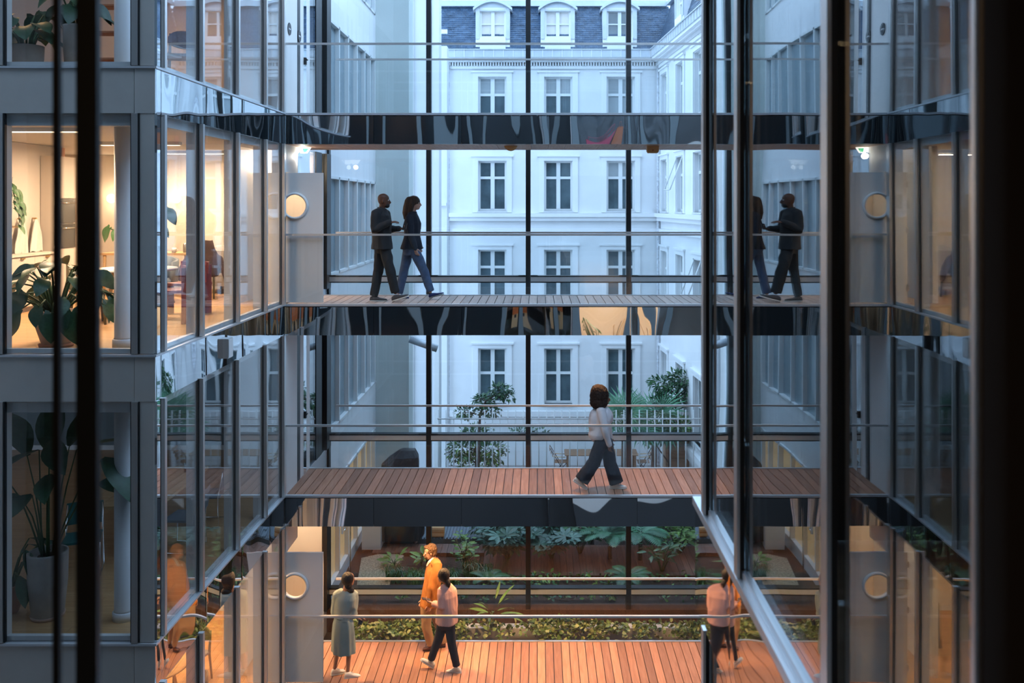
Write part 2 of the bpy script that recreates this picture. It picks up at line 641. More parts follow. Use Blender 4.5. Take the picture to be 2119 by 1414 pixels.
# ---------------------------------------------------------------- walkways
def walkway(k, label, wood_name, spot_px):
    z = FL[k]
    w = thing('walkway', label, 'walkway', (0, YF, z), 'glass-sided timber walkways crossing the courtyard')
    xr = 6.0
    step = 0.1435
    nplk = int((xr - XL) / step)
    me = MB().box(-step / 2 + .006, step / 2 - .006, 0, YB - YF - .10, -0.028, 0).mesh('plank')
    for i in range(nplk):
        link('plank', me, wood_name, w, (XL + step * (i + .5), .05, 0.0))
    if k == 3:
        me2 = MB().box(-.142, .142, 0, YB - YF - .08, -0.5, -0.478).mesh('soffit_board')
        for i in range(int((xr - XL) / .29)):
            link('soffit_board', me2, 'soffit_wood', w, (XL + .29 * (i + .5), .04, 0.0))
    else:
        child(w, MB().box(XL, xr, YF + .03, YB - .03, z - .5, z - .48), 'soffit', 'soffit_wood')
    child(w, MB().box(XL, xr, YF + .03, YB - .03, z - .475, z - .03), 'deck_beam', 'black_metal')
    child(w, MB().box(XL, xr, YF - .005, YF + .048, z - .022, z + .014), 'edge_trim', 'sill_metal')
    child(w, MB().box(XL, xr, YB - .048, YB, z - .022, z + .014), 'edge_trim', 'sill_metal')
    child(w, MB().box(XL, xr, YB - .03, YB, z - .5, z - .036), 'rear_fascia', 'brushed_panel')
    xs = [XL, PXY(773, YF), PXY(955, YF), PXY(1137, YF), PXY(1319, YF), PXY(1501, YF), PXY(1683, YF), xr]
    for i in range(len(xs) - 1):
        wavy_panel('fascia_panel', (xs[i], YF, 0), (1, 0, 0), xs[i + 1] - xs[i], z - .5, z - .036, (0, -1, 0), 'mirror_steel', w, 50 * k + i, 1.0)
    for i in range(len(xs) - 1):
        child(w, MB().box(xs[i] + .004, xs[i + 1] - .004, YF + .02, YF + .034, z + .02, z + 1.14), 'glass_panel', 'rail_glass')
    xs2 = [XL + .55] + [PXY(p, YB) for p in (805, 968, 1131, 1294, 1457, 1620)] + [xr]
    for i in range(len(xs2) - 1):
        child(w, MB().box(xs2[i] + .004, xs2[i + 1] - .004, YB - .036, YB - .022, z + .02, z + 1.13), 'glass_panel', 'rail_glass')
    child(w, MB().box(XL, xr, YF + .003, YF + .051, z + 1.14, z + 1.172), 'handrail', 'rail_steel')
    child(w, MB().box(XL + .5, xr, YB - .053, YB - .005, z + 1.13, z + 1.16), 'handrail', 'rail_steel')
    # small downlights let into the soffit
    for px, pw, c in spot_px:
        x = PXY(px, 15.8)
        child(w, MB().lathe((x, 15.8, z - .508), [(0, 0), (.055, 0), (.055, .012), (0, .012)], 16), 'downlight', 'lamp_disc')
        spot('downlight_beam', (x, 0.8, -.53), pw, c, 118, 0.55, 0.05, (0, 0, 0), w)
    return w


walkway(0, 'lowest timber walkway, orange-lit planks with three people walking on it', 'deck_wood', [])
walkway(1, 'reddish timber walkway with a woman in white blouse striding along it', 'deck_wood',
        [(720, 200, ORANGE), (880, 260, ORANGE), (1020, 260, ORANGE), (1180, 210, ORANGE), (1350, 210, ORANGE)])
walkway(2, 'greyish timber walkway carrying the couple in dark jackets, mirror fascia below', 'deck_wood_grey',
        [(1230, 150, ORANGE), (1000, 40, ORANGE)])
walkway(3, 'topmost walkway with board soffit and mirror-polished fascia above the couple', 'deck_wood_grey', [])

# ---------------------------------------------------------------- left building facade
wall_left = tag(empty('wall_left', (XL, YC, 0)), 'steel and glass facade of the office wing on the left', kind='structure')
MY = [YC + .20, 11.29, 12.64, 13.93, 14.90]           # mullions along the receding side
FX = [-4.40, -5.87, -7.34, -8.81, -10.28]             # mullions along the near side
PYJ = [YC, 10.11, 11.5, 12.84, 14.17, 15.0]
for k in range(4):
    z0, z1 = FL[k] + .010, FL[k + 1] - .5
    # slab edge: mirror panels along the court, brushed panels on the near side
    for zz, kk in ((FL[k], k),) + (((FL[4], 4),) if k == 3 else ()):
        for i in range(len(PYJ) - 1):
            wavy_panel('fascia_panel', (XL, PYJ[i], 0), (0, 1, 0), PYJ[i + 1] - PYJ[i], zz - .5, zz - .012, (1, 0, 0), 'mirror_steel', wall_left, 900 + 20 * kk + i, 0.7, edge=.6)
        fx = [XL, -4.41, -5.88, -7.35, -8.82, -10.3]
        for i in range(len(fx) - 1):
            wavy_panel('fascia_panel', (fx[i + 1], YC, 0), (1, 0, 0), fx[i] - fx[i + 1], zz - .5, zz - .012, (0, -1, 0), 'brushed_panel', wall_left, 700 + 20 * kk + i, 0.5, edge=.5)
    child(wall_left, MB().box(XL - .1, XL + .02, YC + .101, 15.0, z0 - .020, z0 + .004), 'sill', 'sill_metal')
    child(wall_left, MB().box(-10.3, XL + .02, YC - .02, YC + .1, z0 - .020, z0 + .004), 'sill', 'sill_metal')
    # inner window frame rails
    child(wall_left, MB().box(XL - .11, XL - .05, YC + .1, 14.9, z0 + .012, z0 + .06), 'inner_frame', 'white_frame')
    child(wall_left, MB().box(-10.3, -4.4, YC + .05, YC + .11, z0 + .012, z0 + .06), 'inner_frame', 'white_frame')
    child(wall_left, MB().box(-10.3, -4.4, YC + .06, YC + .20, z1 - .13, z1), 'blind_box', 'white_frame')
    child(wall_left, MB().box(XL - .22, XL - .08, YC + .3, 14.9, z1 - .11, z1), 'blind_box', 'white_frame')
    for i in range(4):
        a, b = MY[i] + (.03 if i else .02), MY[i + 1] - .03
        child(wall_left, MB().box(XL - .03, XL - .015, a, b, z0 + .012, z1), 'pane', 'facade_glass')
    for i in range(4):
        child(wall_left, MB().box(FX[i + 1] + .03, FX[i] - .03, YC + .015, YC + .03, z0 + .012, z1), 'pane', 'facade_glass')
    for i, y in enumerate(MY):
        m = child(wall_left, MB().box(XL - .012, XL + .036, y - .03, y + .03, z0 + .012, z1), 'mullion', 'satin_steel')
        g = MB()
        for s in (-1, 1):
            a, b = sorted((y + s * .03, y + s * .046))
            g.box(XL - .035, XL - .012, a, b, z0 + .012, z1)
        child(m, g, 'gasket', 'black_gasket')
        child(wall_left, MB().box(XL - .17, XL - .045, y - .04, y + .04, z0 + .012, z1), 'inner_post', 'white_frame')
    for i, x in enumerate(FX):
        m = child(wall_left, MB().box(x - .035, x + .035, YC - .022, YC + .02, z0 + .012, z1), 'mullion', 'satin_steel')
        g = MB()
        for s in (-1, 1):
            a, b = sorted((x + s * .035, x + s * .05))
            g.box(a, b, YC - .006, YC + .035, z0 + .012, z1)
        child(m, g, 'gasket', 'black_gasket')
        child(wall_left, MB().box(x - .04, x + .04, YC + .045, YC + .15, z0 + .012, z1), 'inner_post', 'white_frame')
    # solid corner of the wing
    child(wall_left, MB().box(-4.35, XL - .02, YC + .005, YC + .16, z0 + .012, z1), 'corner_panel', 'brushed_panel')
    child(wall_left, MB().box(XL - .02, XL + .012, YC + .02, YC + .10, z0 + .012, z1), 'corner_panel', 'mirror_steel')
    # side wall behind the walkway ends
    def side(y0, y1, m, nm, za=None, zb=None, x0=XL - .04, x1=XL + .01, kk=k):
        child(wall_left, MB().box(x0, x1, y0, y1, (FL[kk] if za is None else za), (FL[kk + 1] - .5 if zb is None else zb)), nm, m)
    if k in (1, 3):
        side(15.04, 15.75, 'white_paint', 'door_panel')
        side(15.75, 15.95, 'black_metal', 'door_gap')
        side(15.95, 16.18, 'white_paint', 'door_panel')
        side(16.18, 16.38, 'mirror_steel', 'steel_panel')
        side(16.38, 16.62, 'white_paint', 'door_panel')
        lk = MB().box(XL + .01, XL + .05, 16.20, 16.26, FL[k] + 1.0, FL[k] + 1.12)
        lk.tube([(XL + .05, 16.23, FL[k] + 1.08), (XL + .07, 16.23, FL[k] + 1.08), (XL + .07, 16.12, FL[k] + 1.08)], .011, 8)
        child(wall_left, lk, 'door_handle', 'black_plastic')
        side(16.62, 17.10, 'facade_glass', 'pane', x0=XL - .02, x1=XL)
    else:
        side(15.04, 15.78, 'white_paint', 'transom_panel', FL[k] + 2.19)
        if k == 2:
            side(15.80, 16.62, 'mirror_steel', 'steel_panel', FL[k] + 2.19)
            side(16.62, 17.10, 'facade_glass', 'pane', x0=XL - .02, x1=XL)
    ya = 17.52 if k == 0 else 17.10
    side(ya, 17.55, 'black_metal', 'post') if k else None
    if k:
        side(17.55, 17.80, 'court_glass', 'pane', x0=XL - .02, x1=XL)
    side(17.80, 18.15, 'black_metal', 'post', x1=XL + .05)
    side(14.93, 15.04, 'satin_steel', 'post', x0=XL - .10, x1=XL + .015)
    side(15.04, 18.1, 'sill_metal', 'sill', FL[k] - .5, FL[k], x0=XL - .06, x1=XL - .002)

for k in range(4):
    z = FL[k]
    o = MB().box(0, 8.8, 0, 8.1, -.03, 0).build('floor', 'oak_floor', None, (-13.0, YC + .04, z))
    tag(o, kind='structure')
    o = MB().box(-13.0, XL - .05, YC + .03, 18.1, FL[k + 1] - .52, FL[k + 1] - .035).build('ceiling', 'white_ceiling')
    tag(o, kind='structure')
    wb = MB().box(-13.0, XL - .06, 17.85, 18.1, z, FL[k + 1] - .525)
    wb.box(-13.1, -12.95, YC, 18.1, z, FL[k + 1] - .525)
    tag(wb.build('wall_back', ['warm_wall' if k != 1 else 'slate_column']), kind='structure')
    # partition that closes the room towards the lobby by the walkway
    wp = MB().box(-5.10, -5.0, 15.3, 17.84, z, FL[k + 1] - .525)
    if k in (1, 3):
        wp.box(-5.0, XL - .06, 15.0, 15.03, z, FL[k + 1] - .525)
    tag(wp.build('wall_lobby', 'white_paint'), kind='structure')
    bb = MB().box(-12.9, -5.11, 17.83, 17.848, z, z + .09)
    tag(bb.build('baseboard_back', 'white_frame'), kind='structure')
o = MB().box(-13.0, XL, YC, 18.1, 12.6, 16.2).build('wall_upper_sky_block', 'grey_wall')  # unseen solid block, added to cut sky light in the near courtyard
tag(o, 'unseen block above the glass office wing, added to dim the courtyard', kind='structure')
o = MB().box(-13.1, XL, YC, 18.1, -3.2, -.52).build('wall_base', 'dark_wall')
tag(o, kind='structure')

# ---------------------------------------------------------------- rear glazing behind the walkways
YG = 18.12
wall_rear = tag(empty('wall_rear', (0, YG, 0)), 'tall glass wall with black posts behind the walkways', kind='structure')
gx = [PXY(p, YG) for p in (678, 888, 1093, 1300, 1508, 1716)]
zt = [-.55, .29, 3.34, 6.475, 9.62, 12.8]
for x in gx:
    child(wall_rear, MB().box(x - .048, x + .048, YG - .10, YG + .06, -.6, 12.9), 'post', 'black_metal')
for j in range(1, 5):
    for i in range(len(gx) - 1):
        t = child(wall_rear, MB().box(gx[i] + .05, gx[i + 1] - .05, YG - .10, YG + .06, zt[j] - .07, zt[j] + .07), 'transom', 'black_metal')
        child(t, MB().box(gx[i] + .05, gx[i + 1] - .05, YG - .115, YG + .04, zt[j] - .045, zt[j] + .045), 'cover_strip', 'sill_metal')
        bk = MB()
        for xx in (gx[i] + .05, gx[i + 1] - .19):
            bk.box(xx, xx + .14, YG - .13, YG - .10, zt[j] + .065, zt[j] + .085)
        child(t, bk, 'bracket', 'black_metal')
for j in range(5):
    for i in range(len(gx) - 1):
        child(wall_rear, MB().box(gx[i] + .05, gx[i + 1] - .05, YG - .012, YG, zt[j] + .06, zt[j + 1] - .06), 'pane', 'rear_glass')

# ---------------------------------------------------------------- right facade close to the camera
wall_right = tag(empty('wall_right', (XR, 4.45, 0)), 'reflecting glass facade close by on the right', kind='structure')
SZ = CAMZ - 1.457
RL = [SZ - 6.30, SZ - 3.15, SZ, SZ + 3.0, SZ + 6.0]
RY = [1.53, 2.43, 3.53, 4.25]
for k in range(4):
    z0, z1 = RL[k], RL[k + 1] - .53
    for a, b in ((1.55, 2.30), (2.30, 3.70), (3.70, 4.52)):
        wavy_panel('fascia_panel', (XR - .022, b, 0), (0, -1, 0), b - a, z0 - .53, z0 - .02, (-1, 0, 0), 'mirror_steel', wall_right, 300 + k * 10 + int(a), 0.16, edge=.08)
    child(wall_right, MB().box(XR - .034, XR + .1, 1.5, 4.53, z0 - .03, z0 + .008), 'sill', 'sill_metal')
    child(wall_right, MB().box(XR - .012, XR + .02, 1.5, 4.22, z0 + .008, z0 + .04), 'sill', 'sill_metal')
    for i in range(3):
        child(wall_right, MB().box(XR, XR + .014, RY[i] + .053, RY[i + 1] - .002, z0 + .01, z1), 'pane', 'court_glass')
    for y in RY:
        m = child(wall_right, MB().box(XR - .031, XR - .019, y - .002, y + .054, z0 + .008, z1), 'mullion', 'satin_steel')
        child(m, MB().box(XR - .019, XR - .001, y, y + .052, z0 + .008, z1), 'gasket', 'black_gasket')
    # face of the right wing that looks towards the walkways (met only in the mirror fascias)
    cols = [(XR, 1.30), (2.62, 2.85), (3.4, 3.9), (5.6, 6.1)]
    for a, b in cols:
        child(wall_right, MB().box(a + .02, b, 4.30, 4.45, z0, z1), 'column', 'slate_column')
    child(wall_right, MB().box(XR + .01, 6.1, 4.40, 4.47, z0 - .53, z0), 'fascia_panel', 'brushed_panel')
    for a, b in ((1.32, 2.60), (2.87, 3.38), (3.92, 5.58)):
        child(wall_right, MB().box(a, b, 4.38, 4.395, z0, z1), 'pane', 'facade_glass')
    child(wall_right, MB().box(XR + .06, 6.1, 1.5, 4.38, z0 - .5, z0 - .02), 'floor_slab', 'brown_wood')
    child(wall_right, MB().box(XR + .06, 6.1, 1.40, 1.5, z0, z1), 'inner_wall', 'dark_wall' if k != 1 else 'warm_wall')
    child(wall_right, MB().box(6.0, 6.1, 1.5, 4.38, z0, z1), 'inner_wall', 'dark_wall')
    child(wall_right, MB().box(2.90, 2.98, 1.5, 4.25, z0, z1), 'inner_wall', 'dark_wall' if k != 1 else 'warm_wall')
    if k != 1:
        child(wall_right, MB().box(XR + .12, 2.89, 3.95, 4.03, z0, z1), 'inner_wall', 'dark_wall')  # dark partitions added to block the bright view out through the end windows
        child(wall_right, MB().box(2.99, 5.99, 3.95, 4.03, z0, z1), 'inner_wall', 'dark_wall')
    else:
        child(wall_right, MB().box(1.14, 1.2, 1.5, 4.25, z0, z1), 'inner_wall', 'warm_wall')
child(wall_right, MB().box(XR + .01, 6.1, 1.4, 4.45, RL[4] - .5, 16.5), 'upper_sky_block', 'grey_wall')  # unseen block on the right wing, added to darken the near courtyard
child(wall_right, MB().box(XR + .01, 6.1, 1.4, 4.45, -3.2, RL[0] - .53), 'base_wall', 'dark_wall')
child(wall_right, MB().box(6.05, 6.6, 4.4, 18.6, -3.2, 16.0), 'flank_wall', 'grey_wall')

# corner post where the camera's own window meets the right facade
child(wall_right, MB().box(.728, .80, 1.49, 1.53, 6.2, 9.2), 'corner_post', 'near_post')
child(wall_right, MB().box(.716, .728, 1.495, 1.51, 6.2, 9.2), 'corner_bead', 'satin_steel')

# ---------------------------------------------------------------- facade the camera looks out of
wall_front = tag(empty('wall_front', (0, 1.5, 0)), 'dark window frame of the room the view is taken from', kind='structure')
child(wall_front, MB().box(PXY(166, 1.5), PXY(209, 1.5), 1.485, 1.5, 6.5, 8.9), 'mullion', 'near_bar')
child(wall_front, MB().box(PXY(115, 1.5), PXY(129, 1.5), 1.49, 1.5, 6.5, 8.9), 'gasket', 'black_gasket')
child(wall_front, MB().box(-1.62, -1.50, 1.40, 1.5, 6.5, 8.9), 'mullion', 'near_post')
for k in range(4):
    z0, z1 = FL[k] + .1, FL[k + 1] - .45
    child(wall_front, MB().box(-10.4, XR, 1.30, 1.52, z1, FL[k + 1] + .1), 'spandrel', 'dark_wall')
    for i in range(9):
        a = -10.3 + i * 1.25
        if k == 2 and a > -2.8:
            continue
        child(wall_front, MB().box(a, a + .26, 1.30, 1.56, z0, z1), 'column', 'slate_column')
        if k == 1 and i > 6:
            child(wall_front, MB().box(a + .27, min(a + 1.24, XR), 1.40, 1.42, z0, z1), 'pane', 'facade_glass')
        else:
            child(wall_front, MB().box(a + .27, min(a + 1.24, XR), 1.40, 1.42, z0, z1), 'pane', 'court_dark')
child(wall_front, MB().box(-10.4, XR, 1.30, 1.52, -3.2, .1), 'base_wall', 'dark_wall')
# room around the camera
rm = MB()
rm.box(-10.6, XR + .1, -3.1, -3.0, -3, 12.6)
rm.box(-10.6, -10.4, -3, 1.5, -3, 12.6)
rm.box(XR, XR + .1, -3, 1.36, -3, 12.6)
for k in range(4):
    rm.box(-10.4, XR, -3, 1.3, FL[k] - .05, FL[k])
rm.box(-10.6, XR, -3, 1.5, 12.5, 16.5)  # unseen block above the rooms, added to keep sky light out of the courtyard
tag(rm.build('wall_room', 'dark_wall'), kind='structure')
tag(MB().box(-13, 7, 1.5, 16.5, -3.4, -3.2).build('floor', 'paving'), kind='structure')
tag(MB().box(-10.6, -10.35, 1.5, YC - .03, -3.2, 16.2).build('wall_side_sky_block', 'grey_wall'), 'unseen plain wall added far left to block sky light', kind='structure')  # unseen wall, added to keep open sky off the left wing's panels

lr = thing('room_lamp', 'dim ceiling lamp of the room the view is taken from', 'lamp', (-.6, -1.6, 9.2))
MB().box(-.3, .3, -.1, .1, -.05, .0).build('housing', 'white_frame', lr)
MB().box(-.28, .28, -.08, .08, -.06, -.05).build('diffuser', 'white_paint', lr)
area('lamp_light', (0, 0, -.1), .6, 22, WARM, (0, 0, 0), .2, lr)
# unseen roof, added to block sky light over the near courtyard
tag(MB().box(-10.6, 6.4, 1.3, 5.0, 16.2, 16.5).build('ceiling', 'grey_wall'), 'unseen solid roof added to shade the near part of the courtyard', kind='structure')

# ================================================================== BEYOND THE GLASS: OLD APARTMENT HOUSE
YH = 32.0


def zh(py, y=YH):
    return CAMZ - (py - PY) * y / F


def mapped(mb, fn):
    mb.v = [fn(*p) for p in mb.v]
    return mb


apart = thing('apartment_building', 'old white stone apartment house with slate mansard roof behind the glass wall', 'building', (0, YH, -1.2))
ROWS = [(722, 836), (518, 625), (334, 437), (160, 268)]
CORN = zh(122)


def front_map(s, d, z):
    return (s, YH - d, z)


WO, WU, WN = Vector((4.26, YH, 0)), Vector((.0677, -.9977, 0)), Vector((-.9977, -.0677, 0))


def wing_map(s, d, z):
    p = WO + WU * s + WN * d
    return (p.x, p.y, z)


def house_face(fmap, s0, s1, centers, ww, dormers, skip_pale):
    def put(mb, name, mats, parent=apart, **k):
        return child(parent, mapped(mb, fmap), name, mats, **k)
    # wall with real openings
    w = MB()
    holes = []
    for (a, b) in ROWS:
        for c in centers:
            holes.append((c - ww / 2, c + ww / 2, zh(b), zh(a)))
    zs = sorted({-1.2, CORN} | {h[2] for h in holes} | {h[3] for h in holes})
    xs = sorted({s0, s1} | {h[0] for h in holes} | {h[1] for h in holes})
    for j in range(len(zs) - 1):
        run = None
        for i in range(len(xs) - 1):
            cx, cz = (xs[i] + xs[i + 1]) / 2, (zs[j] + zs[j + 1]) / 2
            hole = any(h[0] < cx < h[1] and h[2] < cz < h[3] for h in holes)
            if hole:
                if run is not None:
                    w.box(run, xs[i], -.45, 0, zs[j], zs[j + 1])
                run = None
            elif run is None:
                run = xs[i]
        if run is not None:
            w.box(run, xs[-1], -.45, 0, zs[j], zs[j + 1])
    put(w, 'wall', 'stone')
    # string courses, cornice, gutter
    b = MB()
    b.box(s0, s1, 0, .22, zh(449), zh(441)).box(s0, s1, 0, .14, zh(457), zh(449)).box(s0, s1, 0, .07, zh(480), zh(473))
    put(b, 'string_course', 'stone_frame')
    put(MB().box(s0, s1, 0, .14, zh(861), zh(850)).box(s0, s1, 0, .08, zh(876), zh(861)), 'string_course', 'stone_frame')
    put(MB().box(s0, s1, 0, .34, zh(127), CORN).box(s0, s1, 0, .22, zh(130), zh(127)).box(s0, s1, 0, .08, zh(143), zh(137)), 'cornice', 'stone_frame')
    dn = MB()
    n = int((s1 - s0) / .095)
    for i in range(n):
        x = s0 + .095 * (i + .25)
        dn.box(x, x + .05, 0, .13, zh(137), zh(130))
    put(dn, 'dentil_band', 'stone_frame', kind='stuff')
    g = MB().box(s0, s1, .2, .38, CORN, zh(107)).box(s0, s1, .16, .42, zh(107), zh(105))
    put(g, 'gutter', 'zinc')
    n = int((s1 - s0) / .34)
    gb = MB()
    for i in range(n):
        x = s0 + .34 * (i + .5)
        gb.box(x, x + .02, .38, .40, CORN, zh(106))
    put(gb, 'gutter_bracket', 'stone_frame')
    # windows
    for r, (a, bb) in enumerate(ROWS):
        z0, z1 = zh(bb), zh(a)
        for ci, c in enumerate(centers):
            x0, x1 = c - ww / 2, c + ww / 2
            sur = MB()
            sur.box(x0 - .20, x0 - .02, 0, .045, z0 - .05, z1 + .16).box(x1 + .02, x1 + .20, 0, .045, z0 - .05, z1 + .16)
            sur.box(x0 - .02, x1 + .02, 0, .045, z1 + .02, z1 + .16)
            sur.box(x0 - .26, x1 + .26, 0, .09, z1 + .16, z1 + .22)
            put(sur, 'window_surround', 'stone_frame')
            put(MB().box(x0 - .04, x1 + .04, -.12, .07, z0 - .06, z0), 'window_sill', 'stone_grey')
            tz = z1 - (z1 - z0) * (.33 if r else .45)
            fr = MB()
            fr.box(x0, x0 + .06, -.2, -.12, z0, z1).box(x1 - .06, x1, -.2, -.12, z0, z1)
            fr.box(x0 + .06, x1 - .06, -.2, -.12, z0, z0 + .08).box(x0 + .06, x1 - .06, -.2, -.12, z1 - .05, z1)
            fr.box(c - .07, c + .07, -.2, -.11, z0 + .08, z1 - .05)
            fr.box(x0 + .06, c - .07, -.2, -.12, tz - .045, tz + .045).box(c + .07, x1 - .06, -.2, -.12, tz - .045, tz + .045)
            wo = put(fr, 'window', 'white_frame')
            for (pa, pb) in ((x0 + .06, c - .07), (c + .07, x1 - .06)):
                for (qa, qb, up) in ((z0 + .08, tz - .045, 0), (tz + .045, z1 - .05, 1)):
                    m = 'window_dark'
                    if (r, ci, up) in skip_pale:
                        m = 'window_pale'
                    put(MB().box(pa, pb, -.19, -.165, qa, qb), 'pane', m, wo)
            put(MB().box(x0 + .01, x1 - .01, -.44, -.40, z0, z1), 'curtain', 'window_pale')
    # slate mansard
    base, top, lean = zh(105), zh(9), .55
    sl = MB()
    rows = 21
    for j in range(rows):
        za = base + (top - base) * j / rows
        zb = base + (top - base) * (j + 1) / rows + .02
        da = .12 - lean * j / rows
        db = .12 - lean * (j + 1) / rows
        n = int((s1 - s0 + .6) / .19)
        for i in range(n):
            x = s0 + .19 * (i + (.5 if j % 2 else 0)) - .1
            if x > s1 + .3:
                continue
            e = random.uniform(0, .012)
            sl.add([(x + .004, da + .02 + e, za), (x + .186, da + .02 + e, za), (x + .186, db + .006, zb), (x + .004, db + .006, zb)],
                   [(0, 1, 2, 3)], random.choice((0, 0, 1)))
    put(sl, 'slate_roof', ['slate', 'slate_b'], kind='stuff')
    put(MB().add([(s0 - .2, .12, base), (s1 + .3, .12, base), (s1 + .3, .12 - lean, top), (s0 - .2, .12 - lean, top)], [(0, 1, 2, 3)])
        .box(s0 - .2, s1 + .3, -4.5, .12 - lean + .16, top, top + .12).box(s0 - .2, s1 + .3, -4.5, -.32, top + .12, top + .22), 'roof_deck', 'zinc')
    for c, pale in dormers:
        wz0, wz1 = zh(79), zh(22)
        hw = .45
        d = MB()
        # cheeks, apron and head around the opening
        d.box(c - .60, c - hw, -.7, .10, zh(104), zh(19)).box(c + hw, c + .60, -.7, .10, zh(104), zh(19))
        d.box(c - hw, c + hw, -.7, .16, zh(104), wz0).box(c - hw, c + hw, -.7, .10, wz1, zh(17))
        dm = put(d, 'dormer', 'stone_frame')
        jb = MB().box(c - .60, c - hw - .02, .10, .13, wz0 - .05, zh(18)).box(c + hw + .02, c + .60, .10, .13, wz0 - .05, zh(18))
        put(jb, 'dormer_jamb', 'zinc', dm)
        hood = []
        for i in range(13):
            t = -1 + 2 * i / 12
            hood.append((c + .68 * t, zh(19) + .30 * (1 - t * t)))
        poly = hood + [(x, z - .09) for x, z in hood[::-1]]
        n = len(poly)
        hb = MB()
        vs = [(x, -.75, z) for x, z in poly] + [(x, .26, z) for x, z in poly]
        fs = [tuple(range(n))[::-1], tuple(range(n, 2 * n))] + [(i, (i + 1) % n, n + (i + 1) % n, n + i) for i in range(n)]
        hb.add(vs, fs)
        put(hb, 'dormer_hood', 'zinc', dm)
        tymp = [(x, z - .09) for x, z in hood]
        n = len(tymp)
        tb = MB().add([(x, .09, z) for x, z in tymp], [tuple(range(n))])
        put(tb, 'dormer_head', 'zinc', dm)
        fr = MB()
        x0, x1, z0, z1 = c - hw, c + hw, wz0, wz1
        tz = (z0 + z1) / 2
        fr.box(x0, x0 + .06, -.1, .0, z0, z1).box(x1 - .06, x1, -.1, .0, z0, z1)
        fr.box(x0 + .06, x1 - .06, -.1, .0, z0, z0 + .07).box(x0 + .06, x1 - .06, -.1, .0, z1 - .06, z1)
        fr.box(c - .06, c + .06, -.1, .01, z0 + .07, z1 - .06)
        fr.box(x0 + .06, c - .06, -.1, 0, tz - .02, tz + .02).box(c + .06, x1 - .06, -.1, 0, tz - .02, tz + .02)
        wo = put(fr, 'window', 'white_frame')
        for (pa, pb) in ((x0 + .06, c - .06), (c + .06, x1 - .06)):
            for (qa, qb) in ((z0 + .07, tz - .02), (tz + .02, z1 - .06)):
                put(MB().box(pa, pb, -.09, -.06, qa, qb), 'pane', 'window_blind' if pale else 'window_dark', wo)


pale = {(3, 0, 1), (3, 1, 1), (3, 2, 0), (3, 2, 1), (2, 2, 1)}
fc = [PXY(1019, YH), PXY(1155.5, YH), PXY(1284.5, YH)]
house_face(front_map, PXY(912, YH), 4.26, fc, .97, [(PXY(1020, YH), True), (PXY(1154, YH), True), (PXY(1282, YH), False)], pale)
house_face(wing_map, 0.0, 13.6, [.85, 3.25, 5.6, 7.9, 10.2], .95, [(3.6, True), (7.0, False)],
           {(r, c, u) for r in (1, 2, 3) for c in range(5) for u in (0, 1)})
for px in (928, 1361):
    pts = [(PXY(px, YH), YH - .12, z) for z in (zh(112), 9, 6, 3, 0, -1.1)]
    child(apart, MB().tube(pts, .055, 10), 'drainpipe', 'rust_pipe')
# propped-open casements on the wing
for s, r in ((3.25, 2), (5.6, 1)):
    z1 = zh(ROWS[r][0])
    fr = MB()
    a, b = s - .42, s + .42
    for (p, q) in (((a, .02, z1), (a, .42, z1 - 1.05)), ((b, .02, z1), (b, .42, z1 - 1.05)), ((a, .42, z1 - 1.05), (b, .42, z1 - 1.05)), ((a, .02, z1), (b, .02, z1))):
        fr.tube([p, q], .022, 6)
    child(apart, mapped(fr, wing_map), 'tilted_casement', 'white_frame')

# party walls on the left of the old house
nw = tag(empty('wall_neighbour', (-3.4, 27, -1.2)), 'pale rendered party wall left of the old house', kind='structure')
child(nw, MB().box(PXY(835, 27), PXY(909, 27), 27, 27.6, -1.2, 17), 'wall_face', 'pale_render')
for a, b in ((846, 856), (899, 909)):
    child(nw, MB().box(PXY(a, 27), PXY(b, 27), 26.94, 27, -1.2, 17), 'edge_strip', 'white_paint')
child(nw, MB().box(PXY(908, 30), PXY(925, 30), 30, 30.6, -1.2, zh(95, 30)), 'pier', 'stone')
child(nw, MB().box(PXY(906, 30), PXY(926, 30), 29.9, 30, zh(70, 30), zh(62, 30)), 'pier_cap', 'stone_frame')
child(nw, MB().box(PXY(909, 30), PXY(924, 30), 29.9, 30, zh(426, 30), zh(420, 30)), 'pier_cap', 'stone_frame')
gw = tag(empty('wall_render', (-3.8, 23.5, -.5)), 'grey-green rendered party wall beside the annex', kind='structure')
child(gw, MB().box(-4.22, PXY(846, 23.5), 23.5, 24.3, -.5, 17), 'wall_face', 'green_render')
cp = MB()
a, b = P(848, 702, 22.9), P(905, 722, 22.9)
cp.tube([a, b], .11, 4)
child(gw, cp, 'sloped_coping', 'zinc')

